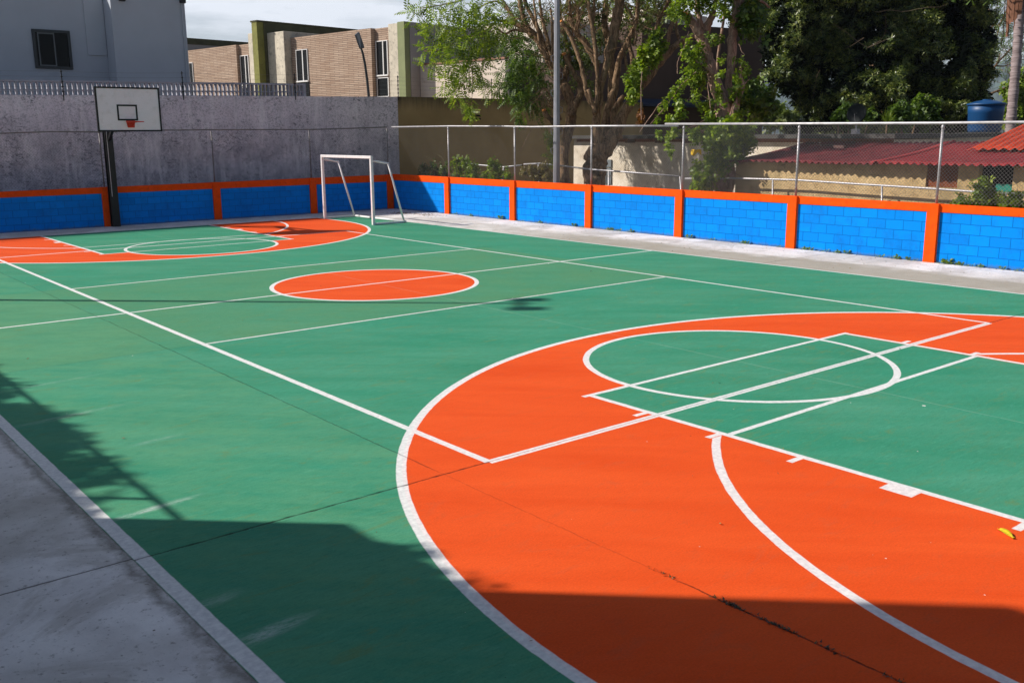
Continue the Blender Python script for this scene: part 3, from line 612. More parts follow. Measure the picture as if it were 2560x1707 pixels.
# ------------------------------------------------------------------ long cream annex with slab roof
slabm = mat('roof_slab', (.07, .065, .062), .9, var=.3, scale=2)
an = empty('cream_annex', (23, 8, 0), 'low cream building with flat grey slab roof behind the right-hand fence', 'building')
def rough_cream():
    t = NT('peeling_cream'); P = t.pos(); c = t.mix(t.ramp(t.noise(P, 1.3, 7, .7), .35, .65), (.58, .49, .38), (.86, .77, .66))
    c = t.mix(t.ramp(t.noise(P, 9, 7, .75), .55, .68, 0, .6), c, (.26, .20, .14)); t.bump(t.noise(P, 30, 6, .7), .5, .02); return t.done(c, .95, 0, .15)
rcm = rough_cream()
b = MB(); b.box((20.4, 8.0, -.16), (27, 20.78, 2.44)); b.build('wall', rcm, an)
b = MB(); b.box((20.15, 7.85, 2.47), (27.3, 21.1, 2.585)); b.build('roof', slabm, an)
b = MB(); b.box((20.37, 8.0, 2.36), (20.398, 20.6, 2.468)); b.build('brick_course', mat('red_brick_course', (.26, .09, .05), .9, var=.4, scale=12), an)
p = at(1512, 430, x=20.4)
b = MB()
for i in range(3):
    for j in range(3): b.box((20.35, p.y-.36+i*.25, p.z-.42+j*.30), (20.399, p.y-.15+i*.25, p.z-.16+j*.30))
b.build('vent_blocks', mat('vent_grey', (.16, .18, .20), .7), an)
for px in (1580, 1655, 1722):                                   # sawn rafter ends under the slab
    p = at(px, 352, x=20.3); b = MB(); b.box((20.0, p.y-.06, 2.33), (20.39, p.y+.06, 2.45)); b.build('rafter', mat('old_wood', (.12, .06, .03), .9), an)

# ------------------------------------------------------------------ mud-brick house with corrugated red roof
t = NT('mud_wall'); P = t.pos(); c = t.mix(t.ramp(t.noise(P, 2.5, 7, .7), .3, .7), (.52, .345, .165), (.74, .54, .29))
vo = t.n('TexVoronoi', feature='DISTANCE_TO_EDGE'); t.put(vo.inputs['Vector'], t.mapv(P, (1, 1, 1.6))); vo.inputs['Scale'].default_value = 6
vo2 = t.M('MULTIPLY', t.ramp(vo.outputs['Distance'], .03, .0, 0, 1), t.ramp(t.noise(P, 3, 4), .42, .6)); c = t.mix(t.M('MULTIPLY', vo2, .7), c, (.13, .08, .04))
c = t.mix(t.ramp(t.noise(P, .8, 4, .6), .55, .68, 0, .5), c, (.17, .14, .06)); t.bump(t.M('SUBTRACT', t.noise(P, 14, 8, .75), t.M('MULTIPLY', vo2, .6)), .9, .05); mud = t.done(c, .97, 0, .1)
def roof_mat(name, a, bcol, cc):
    t = NT(name); P = t.pos(); c = t.mix(t.ramp(t.noise(t.mapv(P, (.5, 3, 1)), 2.2, 7, .75), .35, .65), a, bcol)
    c = t.mix(t.ramp(t.noise(t.mapv(P, (1, 2.5, 1)), 5, 6, .75), .52, .68, 0, .75), c, cc); c = t.mix(t.ramp(t.noise(t.mapv(P, (.6, 9, 1)), 1.3, 6, .75), .55, .66, 0, .6), c, (.10, .035, .02)); c = t.mix(t.ramp(t.noise(P, 16, 4, .7), .64, .70, 0, .45), c, (.45, .25, .22)); return t.done(c, .7, .0, .25)
rm1 = roof_mat('rusty_maroon_sheet', (.10, .013, .018), (.27, .035, .04), (.035, .025, .035)); rm2 = roof_mat('maroon_sheet', (.27, .020, .028), (.40, .05, .05), (.14, .02, .025)); rm3 = roof_mat('bright_red_sheet', (.42, .028, .008), (.58, .06, .015), (.18, .02, .012))
mh = empty('mud_house', (18.6, 3, 0), 'low mud walled house with rusty red corrugated roof behind the right-hand fence', 'house')
b = MB()
def hole_wall(b, x0, x1, ya_, yb_, z0, z1, holes):
    ys = sorted([ya_, yb_] + [h for H in holes for h in H[:2]])
    for i in range(len(ys)-1):
        y0, y1 = ys[i], ys[i+1]; hh = [H for H in holes if H[0] <= y0+1e-6 and H[1] >= y1-1e-6]
        if hh: b.box((x0, y0, z0), (x1, y1, hh[0][2])); 
        else: b.box((x0, y0, z0), (x1, y1, z1))
holes = [(4.48, 5.22, 1.40), (3.28, 4.02, 1.30)]
hole_wall(b, 16.95, 17.15, -8, 10.62, -.16, 1.915, holes); b.build('wall', mud, mh)
b = MB(); b.box((17.16, 10.45, -.16), (20.36, 10.61, 1.95)); b.build('wall', mud, mh)
dk = mat('black_void', (0,0,0))
b = MB(); b.box((17.0, 4.40, 1.1), (17.3, 5.3, 1.95)); b.build('window', mat('orange_boards', (.17, .045, .015), .9, var=.5, scale=5), mh)
b = MB(); b.box((17.12, 3.2, 1.1), (17.3, 4.1, 1.95)); b.build('window', dk, mh)
b = MB(); b.box((17.02, 3.29, 1.30), (17.06, 3.66, 1.52)); b.build('shutter', mat('teal_shutter', (.01, .20, .15), .7), mh)
def corr(b, y0, y1, xe0, xe1, ze, zr, pitch=.19, amp=.028, seg=6, tilt=0, jag=.0):
    """corrugated sheet: ridges run along x, eave at xe0"""
    n = int((y1-y0)/pitch*seg); vs = []; nx = 8
    for i in range(n+1):
        y = y0+(y1-y0)*i/n; wv_ = amp*math.sin(2*math.pi*(y-y0)/pitch); g_ = int((y-y0)/.95)
        rr_ = random.Random(g_*7+3); j0 = rr_.uniform(-jag, jag); jz = rr_.uniform(-.02, .02) if jag else 0
        for k in range(nx+1):
            f = k/nx; vs.append((xe0+j0*(1-f)+(xe1-xe0)*f, y+tilt*f, ze+(zr-ze)*f+wv_+jz-.05*math.sin(math.pi*f)*(1 if jag else 0)))
    fs = [(i*(nx+1)+k, (i+1)*(nx+1)+k, (i+1)*(nx+1)+k+1, i*(nx+1)+k+1) for i in range(n) for k in range(nx)]
    b.add(vs, fs)
b = MB(); corr(b, 6.3, 10.72, 16.66, 20.34, 1.90, 2.36, jag=.05); r1 = b.build('roof', rm1, mh, True, recalc=False)
b = MB(); corr(b, -8, 6.45, 16.60, 20.34, 1.94, 2.39, jag=.02); r2 = b.build('roof', rm2, mh, True, recalc=False)
for r_ in (r1, r2): so = r_.modifiers.new('thick', 'SOLIDIFY'); so.thickness = .006
for y, w_ in ((10.6, .05),): 
    b = MB(); b.box((16.70, 10.64, 1.86), (20.3, 10.70, 1.90)); 
rub = mat('rubble', (.10, .05, .045), .95, var=.4, scale=5)
for (xx, yy, a_) in ((18.6, 9.9, .3), (19.2, 9.3, -.4), (19.6, 10.1, .9), (18.9, 8.7, 1.3), (19.7, 8.9, .1)):
    dv = Vector((math.cos(a_), math.sin(a_), 0))*.20; c_ = Vector((xx, yy, 1.93+(xx-16.66)*.125+.05)); b = MB(); b.bar(c_-dv, c_+dv, .12, .07); tag(recentre(b.build('roof_brick', rub, bevel=.01)), 'loose broken brick lying on the rusty left end of the maroon roof', 'brick', 'broken bricks on the rusty roof')
# taller red-roofed house further right
rh = empty('red_roof_house', (26, 2, 0), 'house with bright red corrugated roof rising at the right edge beyond the mud house', 'house')
b = MB(); corr(b, -8, 5.16, 18.7, 22.5, 2.235, 2.97, pitch=.24, amp=.03, tilt=.1); r3 = b.build('roof', rm3, rh, True, recalc=False); so = r3.modifiers.new('thick', 'SOLIDIFY'); so.thickness = .006
b = MB(); b.box((22.3, -8, 2.60), (22.45, 5.0, 2.88)); b.box((20.41, -8, -.16), (22.4, 5.0, 2.30)); b.build('wall', rcm, rh)

# ------------------------------------------------------------------ blue water tank on a block stand
tk = at(2458, 350, d=36.5); tank_m = mat('blue_plastic', (.005, .055, .17), .45, var=.15, scale=2)
tank = empty('water_tank', (tk.x, tk.y, 2.60), 'round blue plastic water tank with domed lid beyond the red roof', 'water tank')
b = MB(); b.lathe((tk.x, tk.y, 2.60), [(.56, 0), (.585, .1), (.60, .35), (.605, .36), (.62, .7), (.625, .71), (.645, 1.0)], 32); b.build('body', tank_m, tank, True)
b = MB(); b.lathe((tk.x, tk.y, 3.60), [(.66, 0), (.69, .01), (.69, .06), (.60, .09), (.35, .165), (.16, .195), (.15, .22), (.02, .225)], 32); b.build('lid', tank_m, tank, True)
b = MB(); b.box((tk.x-.7, tk.y-.7, 2.59), (tk.x+.7, tk.y+.7, 2.598)); tb = recentre(MB().box((tk.x-.75, tk.y-.75, -.16), (tk.x+.75, tk.y+.75, 2.59)).build('tank_stand', slabm)); tag(tb, 'concrete block stand hidden below the blue water tank', 'stand')
# ------------------------------------------------------------------ satellite dish on the slab roof
dp = at(2142, 285, d=30.5)
dish = empty('satellite_dish', (dp.x, dp.y, 2.59), 'dark round satellite dish on the flat slab roof in front of the big dark tree', 'satellite dish')
b = MB(); dirv = (Vector(CP)-dp).normalized(); dirv = (dirv + Vector((-.35, .1, .35))).normalized(); a_ = dirv.cross(Vector((0,0,1))).normalized(); bb_ = dirv.cross(a_)
vs = []; fs = []; nr, na = 6, 28
for i in range(nr+1):
    r_ = .30*i/nr
    for k in range(na): an_ = 2*math.pi*k/na; vs.append(dp + a_*(r_*math.cos(an_)) + bb_*(r_*1.08*math.sin(an_)) + dirv*(r_*r_*.6))
fs = [(i*na+k, i*na+(k+1) % na, (i+1)*na+(k+1) % na, (i+1)*na+k) for i in range(nr) for k in range(na)]
b.add(vs, fs); dd = b.build('reflector', mat('dish_grey', (.008, .012, .013), .8), dish, True); so = dd.modifiers.new('t', 'SOLIDIFY'); so.thickness = .012
b = MB(); b.tube([dp-dirv*.01, (dp.x+.02, dp.y, 2.59)], .025, 8); b.bar((dp.x, dp.y, 2.588), (dp.x+.01, dp.y+.01, 2.74), .20); b.tube([dp+bb_*.3+dirv*.05, dp+dirv*.32+bb_*.1], .010, 6); b.build('mount', mat('mount_pale', (.42, .38, .38), .6), dish)

# ------------------------------------------------------------------ second, lower pipe fence behind the wall
pfence = empty('pipe_fence', (16.65, 10, -.16), 'low leaning pipe fence with wire mesh between the right-hand wall and the mud house', 'fence')
segs = [[at(px, py, x=16.65) for px, py in S] for S in ([(1140, 404), (1200, 413), (1259, 418), (1305, 413)], [(1310, 411), (1350, 409), (1398, 414), (1478, 424), (1560, 430), (1698, 441)], [(1713, 447), (1830, 446), (1985, 450), (2120, 459), (2331, 472), (2440, 480), (2600, 488)])]
for S in segs:
    b = MB(); b.tube(S, .026, 8); b.build('rail', galv, pfence, True)
for px, py, dx in ((1259, 418, -5), (1346, 411, 3), (1522, 427, 0), (1700, 441, 5), (1932, 447, 0), (2205, 462, 0), (2514, 483, 0)):
    p = at(px, py, x=16.65); b = MB(); q_ = at(px+dx, py+60, x=16.65); e_ = p+(q_-p)*(p.z/(p.z-q_.z)+.1); b.tube([(e_.x, e_.y, -.16), p], .024, 8); b.build('post', galv, pfence, True)
b = MB()
for a0, a1, zt in ((14.0, 10.9, 1.42), (10.9, 7.6, 1.40), (7.6, 4.3, 1.36), (4.3, .5, 1.34)): chain_panel(b, (16.66, a1, 0), (16.66, a0, 0), .1, zt, .085, .0026)
b.build('wire_mesh', dark_galv, pfence, recalc=False)

# ------------------------------------------------------------------ foliage machinery
def leaf_mat(name, c1, c2, c3, trans=.35, rough=.5, lay=.5):
    t = NT(name); g = t.n('NewGeometry'); r_ = t.n('ValToRGB'); t.put(r_.inputs[0], g.outputs['Random Per Island'])
    e = r_.color_ramp.elements; e[0].color = (*c1, 1); e[0].position = .1; e[1].color = (*c3, 1); e[1].position = .95; k = e.new(.55); k.color = (*c2, 1)
    cc = t.mix(t.ramp(t.noise(t.pos(), 1.1, 3), .35, .65), r_.outputs[0], t.mix(1, r_.outputs[0], (.72, .80, .8), 'MULTIPLY'))
    t.done(cc, rough, 0, lay); tr = t.n('BsdfTranslucent'); t.put(tr.inputs[0], t.mix(1.0, cc, (1.5, 1.6, .6), 'MULTIPLY')); ms = t.n('MixShader'); ms.inputs[0].default_value = trans
    t.t.links.new(t.p.outputs[0], ms.inputs[1]); t.t.links.new(tr.outputs[0], ms.inputs[2]); t.t.links.new(ms.outputs[0], t.out.inputs[0]); return t.m
def tmpl_pinnate(n=7, L=1.0, ll=.30, lw=.09):        # feather-like twig along +x
    T = []
    for i in range(n):
        x = L*(i+.7)/n; s = 1-.35*abs(i/n-.4)
        for sg in (1, -1):
            dx, dy = ll*s*.35, ll*s*sg; wx = lw*s
            T.append([(x, 0, 0), (x+dx*.5+wx, dy*.5, -.02), (x+dx, dy, -.07), (x+dx*.5-wx, dy*.5, -.02)])
    return np.array(T)
def tmpl_whorl(n=7, L=1.0, w=.14, droop=.5):
    T = []
    for i in range(n):
        a = 2*math.pi*i/n+.3*(i % 2); c, s = math.cos(a), math.sin(a); el = .25-droop*.6*((i*37 % 10)/10)
        def pt(r, sd, z): return (c*r*math.cos(el)-s*sd, s*r*math.cos(el)+c*sd, r*math.sin(el)+z)
        T.append([pt(0, 0, 0), pt(L*.5, w, .03), pt(L, 0, -droop*L*.35), pt(L*.5, -w, .03)])
    return np.array(T)
def tmpl_broad(n=5, L=1.0, w=.32):
    T = []
    for i in range(n):
        a = 2.4*i; r0 = .35*i/n; c, s = math.cos(a), math.sin(a)
        def pt(r, sd, z): return (c*r-s*sd, s*r+c*sd, z+.5*i/n)
        T.append([pt(r0*.3, 0, 0), pt(r0+L*.4, w, .06), pt(r0+L*.9, 0, -.25), pt(r0+L*.4, -w, .06)])
    return np.array(T)
def frames(n, up=None, spread=1.0, droop=0.0, out=None):
    """random right-handed frames; x axis biased outwards/downwards"""
    X = RNG.normal(size=(n, 3))*spread
    if out is not None: X += out
    X[:, 2] -= droop; X /= np.linalg.norm(X, axis=1)[:, None]
    U = RNG.normal(size=(n, 3))*.6; U[:, 2] += 1.0
    Y = np.cross(U, X); Y /= np.linalg.norm(Y, axis=1)[:, None]; Z = np.cross(X, Y)
    return np.stack([X, Y, Z], 1)      # rows = axes
def foliage(name, T, P, F, S, m_, parent):
    n = len(P); k = len(T)
    V = np.einsum('kvc,ncd->nkvd', T, F)*S[:, None, None, None] + P[:, None, None, :]
    V = V.reshape(-1, 3); inv = parent_world(parent).translation if parent else Vector((0,0,0)); V = V - np.array(inv)
    me = bpy.data.meshes.new(name); nf = n*k; me.vertices.add(nf*4); me.loops.add(nf*4); me.polygons.add(nf)
    me.vertices.foreach_set('co', V.astype(np.float32).ravel()); me.loops.foreach_set('vertex_index', np.arange(nf*4, dtype=np.int32))
    me.polygons.foreach_set('loop_start', np.arange(0, nf*4, 4, dtype=np.int32)); me.polygons.foreach_set('loop_total', np.full(nf, 4, dtype=np.int32))
    me.materials.append(m_); me.update(calc_edges=True); o = bpy.data.objects.new(name, me); col.objects.link(o); o.parent = parent; return o
def blob_points(C, n, shell=.5, flat=1.0):
    """C: list of (Vector, radius); n points per unit weight, mostly near the shell, with gaps"""
    P, O = [], []
    tot = sum(r*r for _, r in C)
    for c, r in C:
        k = max(3, int(n*r*r/tot))
        if shell <= .15:
            q = RNG.normal(size=(k, 3))*np.array([.55, .55, .75])*r; P.append(np.array(c)+q); O.append(q/(np.linalg.norm(q, axis=1)[:, None]+1e-6)); continue
        d = RNG.normal(size=(k, 3)); d /= np.linalg.norm(d, axis=1)[:, None]
        rad = r*(shell + (1-shell)*RNG.random(k)**.6)*(1+.18*np.sin(d[:, 0]*7+c.x)*np.cos(d[:, 2]*6+c.y)); d2 = d.copy(); d2[:, 2] *= flat
        P.append(np.array(c)+d2*rad[:, None]); O.append(d)
    return np.concatenate(P), np.concatenate(O)
def smooth_path(pts, rad, sub=4, wob=.0):
    """Catmull-Rom through traced joints"""
    P = [np.array(p) for p in pts]; out, ro = [], []
    P = [2*P[0]-P[1]] + P + [2*P[-1]-P[-2]]; rad = list(rad)
    for i in range(1, len(P)-2):
        for s in range(sub):
            t_ = s/sub; p0, p1, p2, p3 = P[i-1:i+3]
            q = .5*((2*p1)+(-p0+p2)*t_+(2*p0-5*p1+4*p2-p3)*t_**2+(-p0+3*p1-3*p2+p3)*t_**3)
            r_ = rad[i-1]*(1-t_)+rad[i]*t_
            out.append(Vector(q+RNG.normal(size=3)*wob*r_)); ro.append(r_*(1+RNG.normal()*.06))
    out.append(Vector(P[-2])); ro.append(rad[-1]); return out, ro
def bark_mat(name, a, b_, dirt):
    t = NT(name); P = t.pos(); v = t.mapv(P, (6, 6, 1.2)); n = t.noise(v, 2.2, 8, .75, .8); c = t.mix(t.ramp(n, .36, .64), a, b_)
    c = t.mix(t.ramp(t.noise(P, 2.3, 5, .7), .52, .66, 0, .7), c, dirt); t.bump(n, 1.0, .06); return t.done(c, .95, 0, .1)
bark1 = bark_mat('grey_brown_bark', (.07, .042, .025), (.48, .31, .19), (.055, .05, .032)); bark2 = bark_mat('pinkish_bark', (.15, .08, .055), (.60, .40, .31), (.18, .14, .10))
cutm = mat('cut_wood', (.60, .22, .05), .8, var=.2, scale=8)
def limb(b, pts, dep, sub=4, n=9, off=0):
    """pts: (px, py, width_px[, extra depth]) traced joints of one limb"""
    V, r_ = [], []
    for q in pts:
        d = dep+off+(q[3] if len(q) > 3 else 0); V.append(at(q[0], q[1], d=d)); r_.append(q[2]*d/FPX/2)
    o, ro = smooth_path(V, r_, sub, .10); b.tube(o, ro, n); return V[-1], r_[-1], (V[-1]-V[-2]).normalized()
def twigs(b, starts, count, length, rad, spread=.7, up=.3):
    for _ in range(count):
        p = Vector(random.choice(starts)); d = Vector((random.gauss(0, spread), random.gauss(0, spread), random.gauss(up, spread*.6))).normalized()
        pts = [p]; 
        for k in range(5): d = (d+Vector((random.gauss(0, .22), random.gauss(0, .22), random.gauss(.02, .2)))).normalized(); p = p+d*length/5*random.uniform(.7, 1.3); pts.append(p)
        b.tube(pts, [rad*(1-.17*k) for k in range(6)], 4, cap=False)
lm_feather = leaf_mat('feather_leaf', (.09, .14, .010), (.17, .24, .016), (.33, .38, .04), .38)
lm_dark = leaf_mat('dark_leaf', (.045, .085, .012), (.09, .15, .02), (.17, .24, .035), .3)  # darker green leaf, used on several trees and shrubs
lm_vine = leaf_mat('vine_leaf', (.105, .165, .012), (.19, .265, .02), (.33, .39, .05), .40)
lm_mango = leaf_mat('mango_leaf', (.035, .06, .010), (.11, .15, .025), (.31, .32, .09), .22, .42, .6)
lm_olive = leaf_mat('small_olive_leaf', (.07, .10, .02), (.15, .19, .05), (.30, .32, .12), .35)

# ------------------------------------------------------------------ tree A (left, behind the steel pole)
dA = 32.2
tA = empty('feathery_tree', tuple(at(1412, 470, d=dA)*1.0), 'leaning feathery leaved tree directly behind the steel pole, branches over the tan wall', 'tree'); tA.location.z = -.16
b = MB()
limb(b, [(1412, 545, 40), (1412, 470, 36), (1409, 420, 30), (1410, 375, 26), (1424, 315, 27), (1430, 275, 25), (1422, 240, 24), (1408, 212, 25), (1390, 187, 24), (1367, 136, 23), (1342, 95, 21), (1308, 68, 15), (1265, 54, 8), (1225, 52, 4, -.5)], dA, n=12)
limb(b, [(1425, 290, 20), (1440, 262, 18), (1452, 235, 16), (1450, 204, 14), (1440, 195, 12), (1425, 165, 10), (1411, 140, 12)], dA, off=-.3)
limb(b, [(1403, 330, 16), (1390, 310, 14), (1374, 297, 13), (1360, 278, 12)], dA, off=-.2)
limb(b, [(1342, 95, 16), (1322, 80, 15), (1308, 42, 13), (1300, 5, 12), (1296, -60, 10)], dA)
limb(b, [(1362, 125, 16), (1352, 90, 13), (1335, 51, 11), (1311, 0, 10), (1300, -60, 8)], dA, off=.3)
limb(b, [(1385, 170, 14), (1372, 110, 10), (1358, 60, 8), (1350, 10, 7), (1345, -60, 6)], dA, off=-.4)
limb(b, [(1388, 180, 10), (1382, 120, 8), (1380, 60, 6), (1376, 20, 5)], dA, off=-.6)
limb(b, [(1370, 150, 9), (1350, 110, 7), (1342, 60, 6), (1334, 0, 5)], dA, off=-.7)
limb(b, [(1410, 200, 16), (1420, 160, 14), (1416, 110, 12), (1400, 40, 11), (1395, -60, 10)], dA, off=.6)
limb(b, [(1300, 66, 9), (1275, 35, 7), (1255, 10, 5), (1230, 5, 4), (1190, 25, 3)], dA)
limb(b, [(1320, 82, 7), (1285, 75, 6), (1262, 85, 5), (1235, 70, 4), (1195, 90, 3), (1160, 110, 2)], dA, off=-.6)
limb(b, [(1290, 60, 7), (1270, 20, 5), (1240, -10, 4), (1180, -5, 4), (1120, 10, 3), (1050, 22, 2)], dA, off=-1)
limb(b, [(1235, 60, 6), (1200, 90, 5), (1150, 95, 4), (1110, 125, 3), (1060, 128, 2)], dA, off=-1.2)
limb(b, [(1402, 300, 8), (1385, 260, 6), (1364, 222, 5), (1340, 235, 3)], dA, off=-.6)
trk = b.build('trunk', bark1, tA, True)
b = MB(); st = [at(px, py, d=dA-.3) for px, py in ((1320,70),(1340,90),(1300,50),(1380,150),(1365,120),(1350,40),(1400,80),(1270,50),(1380,270),(1362,280))]
twigs(b, st, 90, 1.4, .012, .8, .6)
st = [at(px, py, d=dA-1.0) for px, py in ((1364,225),(1360,240),(1352,235))]; twigs(b, st, 14, 1.6, .010, .5, -.9)
b.build('twigs', bark1, tA)
TW = tmpl_pinnate(6, 1.0, .30, .072)
def px_blobs(L, depth, jit=.6):
    return [(at(px, py, d=depth+random.uniform(-jit, jit)), r_*depth/FPX) for px, py, r_ in L]
def Q(L, r_): return [(950+x_/2.476, y_/2.476, r_) for x_, y_ in L]
C = px_blobs(Q([(200,70),(230,75),(290,130),(300,180),(250,320),(310,400)], 11)+Q([(260,55),(320,40),(380,60),(350,110),(300,290),(350,380),(420,130),(360,170),(440,540),(490,560),(480,590),(420,490)], 15)
    +Q([(450,60),(520,80),(440,20),(560,50),(620,80),(690,130),(740,150),(560,110),(640,30),(700,60),(780,90),(330,220),(400,210),(470,200),(540,190),(600,190),(650,180),(690,210),(360,290),(420,270),(480,280),(550,270),(620,260),(670,260),(420,350),(480,370),(540,350),(600,330),(650,310),(430,430),(480,420),(540,400),(590,380),(470,510),(520,480),(540,460),(500,130),(610,140)], 17), dA-1.6, 1.0)
P, O = blob_points(C, 640, .1, .7); crA = foliage('crown', TW, P, frames(len(P), spread=.5, droop=.35, out=O*.9), .34+.18*RNG.random(len(P)), lm_feather, tA)
C = px_blobs(Q([(620,455),(632,480),(600,505),(645,515),(545,640),(560,665),(570,690),(660,570),(700,560),(730,560)], 7), dA-2.2, .3)
P, O = blob_points(C, 100, .1); foliage('crown', TW, P, frames(len(P), spread=.45, droop=.8, out=O*.5), .24+.12*RNG.random(len(P)), lm_feather, tA)
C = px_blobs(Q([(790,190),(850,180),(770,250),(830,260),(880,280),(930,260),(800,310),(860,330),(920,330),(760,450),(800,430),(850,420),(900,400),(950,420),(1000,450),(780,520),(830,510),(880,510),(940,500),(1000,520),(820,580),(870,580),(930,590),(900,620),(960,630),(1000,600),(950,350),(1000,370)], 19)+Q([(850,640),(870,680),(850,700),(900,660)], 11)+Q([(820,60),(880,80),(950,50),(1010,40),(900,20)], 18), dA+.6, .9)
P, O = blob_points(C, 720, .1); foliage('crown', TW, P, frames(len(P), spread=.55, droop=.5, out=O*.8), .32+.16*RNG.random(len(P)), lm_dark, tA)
b = MB()
for pth in ([(1180,150),(1181,200),(1180,245),(1178,280)], [(1174,170),(1172,240)], [(1362,280),(1340,310),(1325,330),(1300,380)], [(1355,235),(1330,262),(1325,300),(1312,330)]): b.tube([at(x_, y_, d=dA-2.2) for x_, y_ in pth], .010, 4)
b.build('hanging_vine', bark1, tA)
C = px_blobs([(1370,344,12),(1385,350,12),(1380,400,9),(1378,388,7)], dA-1.2, .2); P, O = blob_points(C, 60, .1); foliage('crown', TW, P, frames(len(P), spread=.6, droop=.3), .24+.1*RNG.random(len(P)), lm_feather, tA)
for k, (px, py) in enumerate(((1410, 137), (1360, 277))):
    p = at(px, py, d=dA-.32); b = MB(); b.tube([p, p+Vector((-.02, 0, .03))], .075, 10); b.build('cut_end', cutm, tA)

# ------------------------------------------------------------------ tree B (many-stemmed, centre)
dB = 31.0
tB = empty('many_stemmed_tree', tuple(at(1488, 470, d=dB)), 'bare many-stemmed tree forking low, in the middle behind the fence', 'tree'); tB.location.z = -.16
b = MB()
limb(b, [(1482, 545, 62), (1484, 470, 52), (1488, 430, 52), (1496, 395, 50), (1510, 372, 44), (1529, 349, 36), (1554, 298, 29), (1566, 272, 26), (1590, 235, 23), (1625, 190, 20), (1660, 145, 18), (1690, 114, 16), (1733, 90, 15), (1770, 78, 12)], dB, n=14)
limb(b, [(1493, 400, 40), (1494, 370, 34), (1492, 330, 24), (1490, 300, 20), (1489, 275, 16), (1476, 256, 11), (1466, 230, 11), (1459, 187, 12), (1447, 145, 11), (1432, 102, 10), (1415, 72, 10), (1402, 58, 11)], dB, off=-.3)
limb(b, [(1490, 282, 13), (1493, 240, 10), (1493, 187, 9), (1491, 145, 11), (1484, 85, 11), (1476, 42, 10), (1471, 0, 8), (1466, -60, 7)], dB, off=-.4)
limb(b, [(1488, 285, 12), (1483, 262, 10), (1476, 240, 9), (1470, 225, 8)], dB, off=-.5)
limb(b, [(1494, 300, 16), (1499, 260, 16), (1502, 221, 15), (1515, 170, 18), (1526, 128, 26), (1539, 68, 27), (1549, 0, 25), (1556, -90, 22)], dB, off=-.2, n=12)
limb(b, [(1492, 165, 14), (1480, 135, 17), (1461, 105, 16), (1441, 82, 14), (1446, 50, 11), (1444, 20, 8)], dB, off=.2)
limb(b, [(1441, 82, 10), (1428, 50, 8), (1425, 20, 7), (1422, -30, 6)], dB, off=.2)
limb(b, [(1450, 92, 9), (1432, 70, 8), (1420, 45, 7)], dB, off=.4)
limb(b, [(1481, 60, 8), (1486, 20, 7), (1482, -40, 6)], dB, off=-.3)
limb(b, [(1478, 45, 6), (1466, 10, 6), (1460, -40, 5)], dB)
limb(b, [(1508, 380, 34), (1512, 330, 26), (1520, 280, 22), (1537, 221, 20), (1546, 162, 16), (1560, 120, 10), (1575, 85, 8), (1583, 60, 7)], dB, off=.7)
limb(b, [(1520, 300, 20), (1528, 240, 20), (1530, 180, 20), (1524, 120, 18), (1512, 60, 15), (1515, 0, 14), (1518, -60, 12)], dB, off=1.2)
limb(b, [(1575, 268, 14), (1574, 225, 10), (1568, 175, 8), (1560, 130, 7)], dB, off=.3)
limb(b, [(1576, 235, 13), (1582, 153, 13), (1572, 102, 12), (1590, 60, 10), (1595, 0, 9), (1596, -60, 8)], dB, off=.5)
limb(b, [(1586, 110, 9), (1590, 88, 6), (1582, 45, 5), (1560, 10, 4)], dB, off=-.3)
limb(b, [(1548, 350, 20), (1536, 300, 18), (1535, 280, 16), (1552, 250, 14), (1560, 240, 10)], dB, off=.4)
limb(b, [(1486, 420, 26), (1472, 400, 17), (1466, 392, 15), (1474, 375, 12), (1484, 362, 8)], dB, off=-.6)
limb(b, [(1660, 147, 11), (1666, 120, 12), (1675, 77, 11), (1688, 34, 11), (1695, 0, 10), (1700, -70, 9)], dB)
limb(b, [(1628, 188, 8), (1632, 120, 8), (1640, 75, 9), (1651, 43, 9), (1673, 0, 9), (1690, -60, 8)], dB, off=.3)
limb(b, [(1700, 108, 9), (1690, 60, 7), (1700, 10, 6), (1712, -40, 5)], dB, off=.6)
limb(b, [(1468, 460, 16), (1462, 430, 12), (1464, 410, 9), (1490, 400, 9)], dB, off=-.7)
b.build('trunk', bark1, tB, True)
b = MB(); st = [at(px, py, d=dB) for px, py in ((1444,30),(1425,40),(1476,40),(1484,85),(1441,82),(1549,10),(1595,20),(1583,60),(1432,100),(1493,145),(1651,43),(1688,34),(1580,95),(1560,130),(1515,40),(1402,58),(1410,68),(1640,80))]
twigs(b, st, 210, 1.5, .011, .7, .7); b.build('twigs', bark1, tB)
C = px_blobs([(1420,30,30),(1450,10,34),(1480,20,30),(1500,60,26),(1530,20,30),(1420,100,26),(1440,140,26),(1460,120,24),(1510,110,20),(1425,165,18),(1470,165,20),(1560,40,26),(1600,20,36),(1640,10,36),(1600,60,20),(1660,20,26),(1570,80,18),(1440,60,24),(1500,100,20),(1470,210,10),(1480,240,10),(1620,50,22),(1700,20,22),(1580,110,12),(1410,130,20),(1430,215,12)], dB+2.0, 1.2)
P, O = blob_points(C, 1500, .05); foliage('crown', tmpl_broad(5, 1.0, .28), P, frames(len(P), spread=.8, droop=.2), .085+.06*RNG.random(len(P)), lm_olive, tB)
C = px_blobs([(1400,-80,60),(1480,-90,70),(1560,-100,80),(1640,-90,80),(1700,-60,60)], dB, 1.5)
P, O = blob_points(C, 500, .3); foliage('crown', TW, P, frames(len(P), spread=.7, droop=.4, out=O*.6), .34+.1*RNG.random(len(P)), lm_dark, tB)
p = at(1402, 57, d=dB-.3); b = MB(); b.tube([p, p+Vector((-.03, 0, .04))], .07, 10); b.build('cut_end', cutm, tB)

